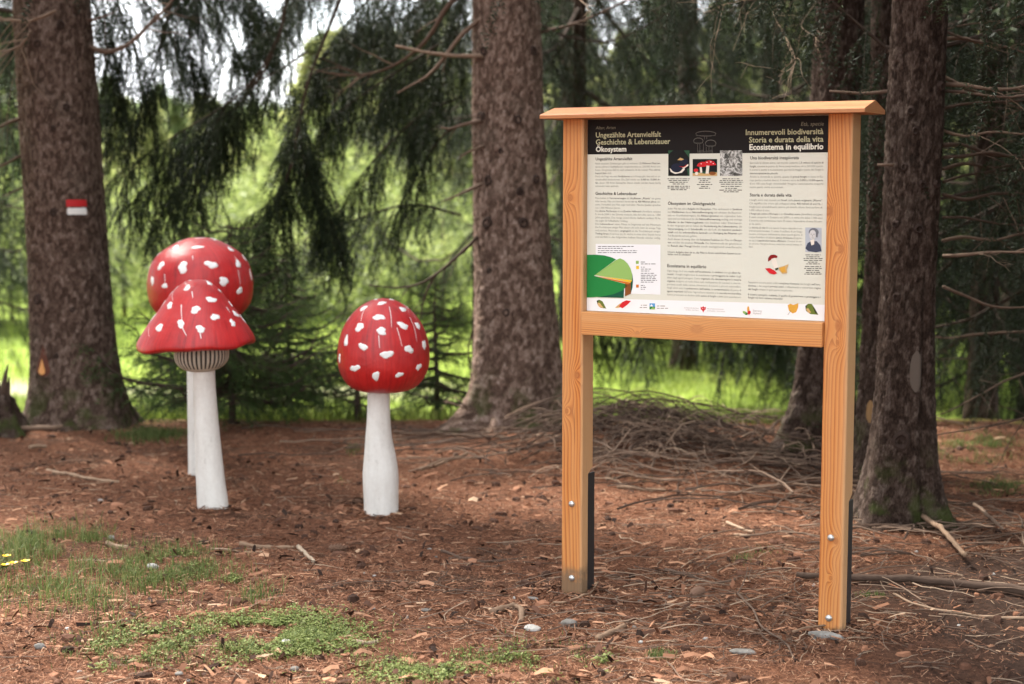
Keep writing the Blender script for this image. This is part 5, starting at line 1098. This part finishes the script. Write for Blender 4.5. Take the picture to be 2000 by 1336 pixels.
stick('wood_splinter', 'weathered pale wood splinter in front of the round-capped mushroom', [(583, 1070), (598, 1085), (613, 1103)], .010, .007, True, 4, tint=.85)
stick('stick', 'orange-brown flat stick in front of the bell-capped mushroom', [(468, 1066), (520, 1067), (575, 1071)], .012, .008, True, 5, tint=.25)
stick('stick', 'thin pale twig lying against the orange-brown flat stick', [(412, 1075), (460, 1077), (512, 1081)], .005, .004, True, 6, tint=.6)
stick('stick', 'brown stick slanting on the needles right of the round-capped mushroom', [(820, 920), (862, 908), (912, 896)], .011, .007, True, 7, tint=.3)
stick('stick', 'long bowed dark twig on the needles left of the left post', [(862, 1080), (900, 1087), (950, 1092), (1028, 1084)], .007, .005, False, 8, tint=.45)
stick('root_piece', 'gnarled hooked root piece lying before the left post', [(962, 1207), (985, 1198), (1003, 1192), (1018, 1200), (1018, 1222)], .013, .009, True, 9, tint=.15)
stick('stick', 'short thick broken stick on the twigs between the two posts', [(1168, 1254), (1192, 1242), (1220, 1228)], .012, .010, True, 10, tint=.22)
stick('stick', 'short pale stick lying alone between the posts', [(1420, 1024), (1445, 1034), (1472, 1043)], .009, .007, True, 11, tint=.6)
stick('stick', 'stubby tan stick next to the short pale one between the posts', [(1428, 1047), (1445, 1050), (1464, 1054)], .008, .007, True, 12, tint=.5)
stick('stick', 'branching thin dark twig bent towards the right post foot', [(1440, 1172), (1470, 1200), (1490, 1235), (1530, 1262), (1552, 1296)], .0045, .003, False, 13, tint=.55, forks=[[(1440, 1172), (1455, 1150), (1460, 1135)]], lift=.012)
stick('stick', 'flat dark branch lying across the needles midway between the posts', [(1300, 1118), (1340, 1128), (1390, 1140), (1440, 1138)], .008, .005, False, 14, tint=.5)
stick('stick', 'long grey stick lying in front of the broad knotted trunk', [(770, 864), (850, 866), (930, 872), (1010, 878), (1100, 890)], .009, .007, False, 15, tint=.75, lift=.01)
stick('stick', 'orange bark-stripped stick across the needles right of the left post', [(1205, 957), (1250, 959), (1302, 962)], .012, .007, True, 16, tint=.28)
stick('stick', 'yellowish broken branch leaning at the foot of the scarred trunk', [(1800, 1032), (1835, 1058), (1862, 1088), (1884, 1112)], .013, .010, True, 17, tint=.25, lift=.05)
stick('stick', 'grey forked stick right of the scarred trunk', [(1902, 1010), (1930, 1040), (1958, 1066)], .009, .006, False, 18, tint=.7, lift=.06, forks=[[(1880, 1052), (1910, 1062), (1942, 1074)]])
stick('stick', 'long thin root-like stick on the moss at the foot of the leaning trunk', [(8, 862), (60, 858), (110, 856), (160, 848), (205, 840), (238, 848)], .016, .012, False, 19, tint=.7, lift=.02)
stick('stick', 'tan split stick on the needles below the leaning trunk', [(58, 886), (75, 884), (92, 883)], .014, .010, True, 20, tint=.3)
stick('stick', 'slender bowed stick arching over the brushwood behind the board', [(1158, 880), (1200, 868), (1250, 867), (1310, 872), (1365, 892)], .008, .006, False, 21, tint=.75, lift=.10, arch=.03)
stick('stick', 'forked upright stick beside the dark trunk behind the board', [(1450, 900), (1490, 880), (1515, 860), (1528, 842)], .011, .006, False, 22, tint=.3, lift=.05, forks=[[(1528, 842), (1545, 848), (1562, 856)]])
stick('stick', 'orange-brown stick sloping down the brushwood heap', [(1208, 828), (1235, 845), (1262, 862)], .009, .008, False, 23, tint=.95, lift=.14)
stick('bark_piece', 'grey curled bark piece on the needles left of the grass', [(208, 1062), (228, 1064), (250, 1068)], .013, .008, True, 24, 'bark', .55)
stick('stick', 'pale twig by the left edge of the grass clump', [(150, 1094), (180, 1093), (206, 1096)], .005, .004, True, 25, tint=.6)
stick('stick', 'pale splinter beside the clover in front of the path', [(688, 1258), (715, 1260), (738, 1257)], .009, .007, True, 26, tint=.8)
stick('stick', 'bent thin stick at the foot of the left post', [(1080, 1185), (1115, 1182), (1150, 1168), (1168, 1150)], .004, .003, True, 27, tint=.45, lift=.01)
stick('stick', 'thin reddish stick standing across the foot of the right post', [(1548, 1248), (1590, 1240), (1632, 1232)], .004, .003, True, 28, tint=.15, lift=.02)

def f_stone(t, b):
    o = objc(t); n = noise(t, o, 30, 5); oi = N(t, 'ObjectInfo').outputs['Random']
    c = ramp(t, n, [(.3, (.10, .095, .085)), (.55, (.19, .18, .165)), (.75, (.30, .29, .27))])
    t.links.new(mixc(t, mth(t, 'MULTIPLY', oi, .5), c, (.17, .14, .11)), b.inputs['Base Color']); bump(t, b, n, .004, .6)
M['stone'] = mat('pale_stone', rough=.8, fn=f_stone, spec=.25)
M['quartz'] = mat('white_stone', (.36, .34, .31), .7)
def stone(label, px, py, w_, h_, d, rot, seed, white=False):
    g_ = np.random.default_rng(seed); mb = MB(); nu, nv = 12, 7; V = []
    for j in range(nv):
        e = -math.pi / 2 + math.pi * j / (nv - 1)
        for k in range(nu):
            a = k / nu * 6.283; q = 1 + .16 * math.sin(2 * a + seed) + .10 * math.sin(3 * a + seed * 2 + e * 2) + g_.normal() * .05
            V.append((math.cos(a) * math.cos(e) * w_ / 2 * q, math.sin(a) * math.cos(e) * d / 2 * q, math.sin(e) * h_ / 2 * (1 + g_.normal() * .04)))
    F = [[j * nu + k, j * nu + (k + 1) % nu, (j + 1) * nu + (k + 1) % nu, (j + 1) * nu + k] for j in range(nv - 1) for k in range(nu)]
    p = ground(px, py); o = mb.add(V, F).build('stone', M['quartz' if white else 'stone'], None, not white); o.location = (p[0], p[1], g1(p[0], p[1]) + h_ * .22); o.rotation_euler = (g_.normal() * .08, g_.normal() * .08, rot)
    tag(o, label, 'stone', 'stones on the forest floor')
stone('long pale grey stone lying against the foot of the right post', 1612, 1250, .115, .034, .040, -.45, 1)
stone('flat greenish grey stone between the posts near the path', 1452, 1280, .082, .020, .045, -.05, 2)
stone('smooth oval stone on little roots right of the gnarled root piece', 1112, 1226, .056, .036, .042, .1, 3)
stone('chipped cream-white stone below the gnarled root piece', 1040, 1238, .060, .022, .05, .5, 4, True)
stone('flat pale stone beside the left post foot', 1042, 1173, .055, .014, .03, .1, 5)
stone('white quartz stone set in the clover', 562, 1263, .070, .030, .045, .2, 6, True)
stone('white stone in the upper grass clump', 297, 1113, .050, .030, .035, .0, 7, True)
stone('small smooth pale stone on the bare needles left of the clover', 79, 1271, .036, .024, .028, .1, 8)
stone('round tan stone next to the grey curled bark', 218, 1049, .050, .030, .035, -.2, 9)
stone('small pale stone just below the clover', 575, 1308, .034, .022, .026, .3, 10)
stone('small grey stone on the bare strip below the grass', 350, 1316, .032, .016, .024, .1, 11)
stone('flat dull stone left of the gnarled root piece', 832, 1196, .050, .012, .03, .1, 12)
stone('small white stone on the needles left of the bell-capped mushroom', 196, 975, .026, .018, .02, 0, 13, True)
g2 = np.random.default_rng(31)
for k in range(26):
    px, py = g2.uniform(20, 1980), g2.uniform(1060, 1335)
    stone('pebble half sunk in the needle litter', px, py, g2.uniform(.010, .022), g2.uniform(.008, .014), g2.uniform(.010, .018), g2.uniform(0, 3), 100 + k, g2.random() < .5)
for o in [q for q in COL.objects if q.get('label') == 'pebble half sunk in the needle litter']: o.name = 'pebble'; o['group'] = 'pebbles in the needle litter'
M['cone'] = mat('cone_scales', (.20, .115, .075), .8)
def cone(label, px, py, rot, ln=.075):
    mb = MB(); n = 62
    for k in range(n):
        u = k / n; a = k * 2.39996; rr = .0165 * math.sin(math.pi * (.12 + .80 * u)) ** .7; c = np.array([(u - .5) * ln, math.cos(a) * rr, math.sin(a) * rr]); out = np.array([.55, math.cos(a), math.sin(a)]); out /= np.linalg.norm(out); s_ = np.array([0, -math.sin(a), math.cos(a)])
        mb.add([c - s_ * .006 - out * .006, c + s_ * .006 - out * .006, c + s_ * .004 + out * .006, c + out * .009, c - s_ * .004 + out * .006], [[0, 1, 2, 3, 4]])
    tube(mb, np.array([[-.5, 0, 0], [-.2, 0, 0], [.2, 0, 0], [.48, 0, 0]]) * ln, [.006, .013, .012, .003], 8)
    p = ground(px, py); o = mb.build('pine_cone', M['cone']); o.location = (p[0], p[1], g1(p[0], p[1]) + .017); o.rotation_euler = (0, .05, rot); tag(o, label, 'cone', 'fallen cones')
cone('brown cone lying between the posts near the pale sticks', 1362, 1167, .9)
cone('brown cone on the needles beyond the clover', 660, 1075, .2)
cone('brown cone lying under the dark needles by the wood splinter', 700, 985, -.3, .06)

# torn stump left of the leaning trunk
st_ = empty('tree_stump', (*at(0, 850, 9.55)[:2], 0), label='torn grey stump with upright splinters at the foot of the leaning trunk', cat='stump'); st_.location.z = g1(st_.location.x, st_.location.y)
T_ = Trunk((0, 0, 0), [(-.3, .17), (0, .13), (.12, .10), (.2, .08), (.26, .02)], (0, 0), [(FR + .9, .10, .35, .12), (FR - .8, .09, .4, .12), (FR + 2.4, .1, .4, .1)], seed=61); T_.mesh(M['bark_dim'], nphi=60, zfine=.2, dz=.014, top=.26, parent=st_)
for k, (dx, h_, ln_) in enumerate([(.035, .42, .03), (.055, .34, .015), (-.02, .30, -.03), (.0, .36, .0), (-.06, .25, -.04)]):
    mb = MB(); tube(mb, [(dx * .6, -.02, .1), (dx, -.02, h_ * .6), (dx + ln_ * .5, 0, h_ * .85), (dx + ln_, 0, h_)], [.03, .022, .012, .003], 6, 0, .2, rough=.4, seed=k); mb.build('splinter', M['twigwood'], st_)

# ------------------------------------------------------------------ grass, clover, flowers
def blades(mb, x, y, h_, wd, lean, tint):
    n = len(x); a = g.uniform(0, 6.283, n); z = gh(x, y) - .004; d = np.stack([np.cos(a), np.sin(a), np.zeros(n)], 1); s = np.stack([-np.sin(a), np.cos(a), np.zeros(n)], 1) * (wd / 2)[:, None]
    b = np.stack([x, y, z], 1); m = b + d * (h_ * lean * .3)[:, None] + np.array([0, 0, 1.]) * (h_ * .6)[:, None]; t = b + d * (h_ * lean)[:, None] + np.array([0, 0, 1.]) * (h_ * (1 - .25 * lean))[:, None]
    V = np.stack([b - s, b + s, m + s * .8, m - s * .8, t], 1).reshape(-1, 3); k = np.arange(n)[:, None] * 5
    mb.add(V, k + np.array([0, 1, 2, 3]), 0, np.repeat(tint, 5)); mb.F.append((k + np.array([3, 2, 4]) + mb.n - 5 * n, 0))
def patch_pts(cx, cy, rx, ry, n):
    a, r = g.uniform(0, 6.283, n), np.sqrt(g.random(n)) * (1 + .35 * g.normal(size=n)); P = np.array([ground(cx + rx * q * math.cos(w_), cy + ry * q * math.sin(w_)) for w_, q in zip(a, r)]); k = fbm(P[:, 0] * 7, P[:, 1] * 7, 55, 3) > g.normal(size=n) * .07 - .04
    return P[k, 0], P[k, 1]
mb = MB()
for cx, cy, rx, ry, n, h0, h1 in [(110, 1058, 150, 26, 1100, .03, .09), (330, 1105, 110, 34, 1500, .02, .06), (60, 1110, 110, 50, 900, .04, .12), (250, 1135, 180, 40, 500, .03, .10), (510, 1170, 60, 40, 160, .03, .11), (500, 1245, 190, 40, 2600, .015, .05), (260, 1265, 120, 45, 1500, .012, .035), (880, 1310, 210, 34, 1500, .012, .04), (150, 1170, 160, 60, 500, .03, .10),
        (1450, 1100, 18, 8, 110, .015, .035), (1290, 1285, 26, 8, 160, .012, .03), (1185, 1300, 20, 12, 110, .012, .03), (690, 885, 12, 8, 60, .02, .04), (665, 940, 14, 5, 70, .015, .03), (300, 866, 70, 10, 900, .03, .07), (1700, 1160, 30, 8, 120, .012, .03), (470, 1135, 40, 10, 300, .01, .03), (1030, 1290, 120, 30, 300, .015, .04), (1480, 1095, 40, 20, 120, .01, .03), (1910, 885, 90, 20, 1500, .02, .05), (1960, 950, 70, 14, 600, .02, .04), (1250, 945, 40, 10, 60, .01, .03)]:
    x, y = patch_pts(cx, cy, rx, ry, int(n * 1.9)); m = len(x); blades(mb, x, y, g.uniform(h0, h1, m), g.uniform(.0018, .0038, m), g.uniform(.1, 1.0, m), np.clip(.5 + g.normal(size=m) * .25, 0, 1))
tag(mb.build('grass', M['grass']), 'short thin grass sprouting from the needle litter in patches', 'grass', kind='stuff')
mb = MB()
for cx, cy, rx, ry, n in [(330, 1108, 85, 26, 420), (520, 1240, 160, 34, 3000), (600, 1262, 85, 22, 1500), (280, 1260, 90, 36, 420), (480, 1137, 36, 8, 160), (880, 1318, 200, 26, 1100), (450, 1300, 40, 10, 90), (1000, 1290, 110, 16, 160), (1180, 1300, 20, 12, 60), (190, 1312, 24, 8, 50), (120, 1062, 110, 18, 160), (560, 1215, 100, 16, 500)]:
    x, y = patch_pts(cx, cy, rx * 1.08, ry * 1.08, int(n * 1.4)); z = gh(x, y) + g.uniform(.003, .022, len(x))
    for k in range(3):
        a = g.uniform(0, 6.283, len(x)) + k * 2.09; l = g.uniform(.004, .009, len(x)); tl = g.uniform(-.35, .5, len(x)); d = np.stack([np.cos(a), np.sin(a), tl], 1); s = np.stack([-np.sin(a), np.cos(a), g.normal(size=len(x)) * .3], 1); b = np.stack([x, y, z], 1); L_ = l[:, None]
        V = np.stack([b, b + d * L_ * .6 - s * L_ * .5, b + d * L_ * 1.15 - s * L_ * .25, b + d * L_ * 1.15 + s * L_ * .25, b + d * L_ * .6 + s * L_ * .5], 1).reshape(-1, 3)
        mb.add(V, np.arange(len(x) * 5).reshape(-1, 5), 0, np.repeat(np.clip(.5 + g.normal(size=len(x)) * .25, 0, 1), 5))
tag(mb.build('clover', M['clover']), 'low light green clover leaves in patches along the path edge', 'ground cover', kind='stuff')
# meadow
mb = MB(); n = 70000; y = 9.9 * (26 / 9.9) ** g.random(n); x = (g.random(n) * 2 - 1) * (.34 * y + 1.0)
edge = y - 10.15 + 1.1 * fbm(x * .8, y * .8, 14, 3); k = (edge > 0) & ~((x > 2.2) & (y < 13)) & ((np.abs(y - 14.2 + 1.2 * fbm(x * .35, y * .35, 3)) > .5) | (x > -1.)); x, y = x[k], y[k]; m = len(x)
blades(mb, x, y, g.uniform(.05, .13, m) * (1 + 2.2 * np.maximum(fbm(x * 1.6, y * 1.6, 91, 3), 0)), g.uniform(.005, .011, m), g.uniform(.1, .9, m), np.clip(.45 + 1.5 * fbm(x * .9, y * .9, 66, 3) + g.normal(size=m) * .2, 0, 1))
tag(mb.build('meadow_grass', M['meadow']), 'bright green meadow grass beyond the tree trunks', 'grass', kind='stuff')
M['petal'] = mat('yellow_petals', (.80, .52, .01), .45); M['stalk'] = mat('flower_stalk', (.07, .11, .025), .7)
for k, (px, py, h_) in enumerate([(12, 1140, .062), (28, 1140, .066), (51, 1139, .068), (14, 1118, .045)]):
    p = ground(px, py); e = empty('buttercup', (p[0], p[1], g1(p[0], p[1])), k, label='small yellow buttercup in the thin grass at the path edge', cat='flower', group='yellow buttercups in the grass'); e.scale = (1.5, 1.5, 1.25)
    mb = MB(); tube(mb, [(0, 0, -.01), (.003, 0, h_ * .5), (0, .002, h_)], [.0012, .001, .0009], 5); mb.build('stalk', M['stalk'], e)
    for q in range(5):
        a = q * 1.2566; mb = MB(); c, s_ = math.cos(a), math.sin(a)
        V = np.array([(0, 0, 0), (.005, -.0045, .002), (.0105, -.0045, .0045), (.0125, 0, .005), (.0105, .0045, .0045), (.005, .0045, .002)]); V = np.c_[V[:, 0] * c - V[:, 1] * s_, V[:, 0] * s_ + V[:, 1] * c, V[:, 2] + h_]; mb.add(V, [[0, 1, 2, 3, 4, 5]]); mb.build('petal', M['petal'], e)
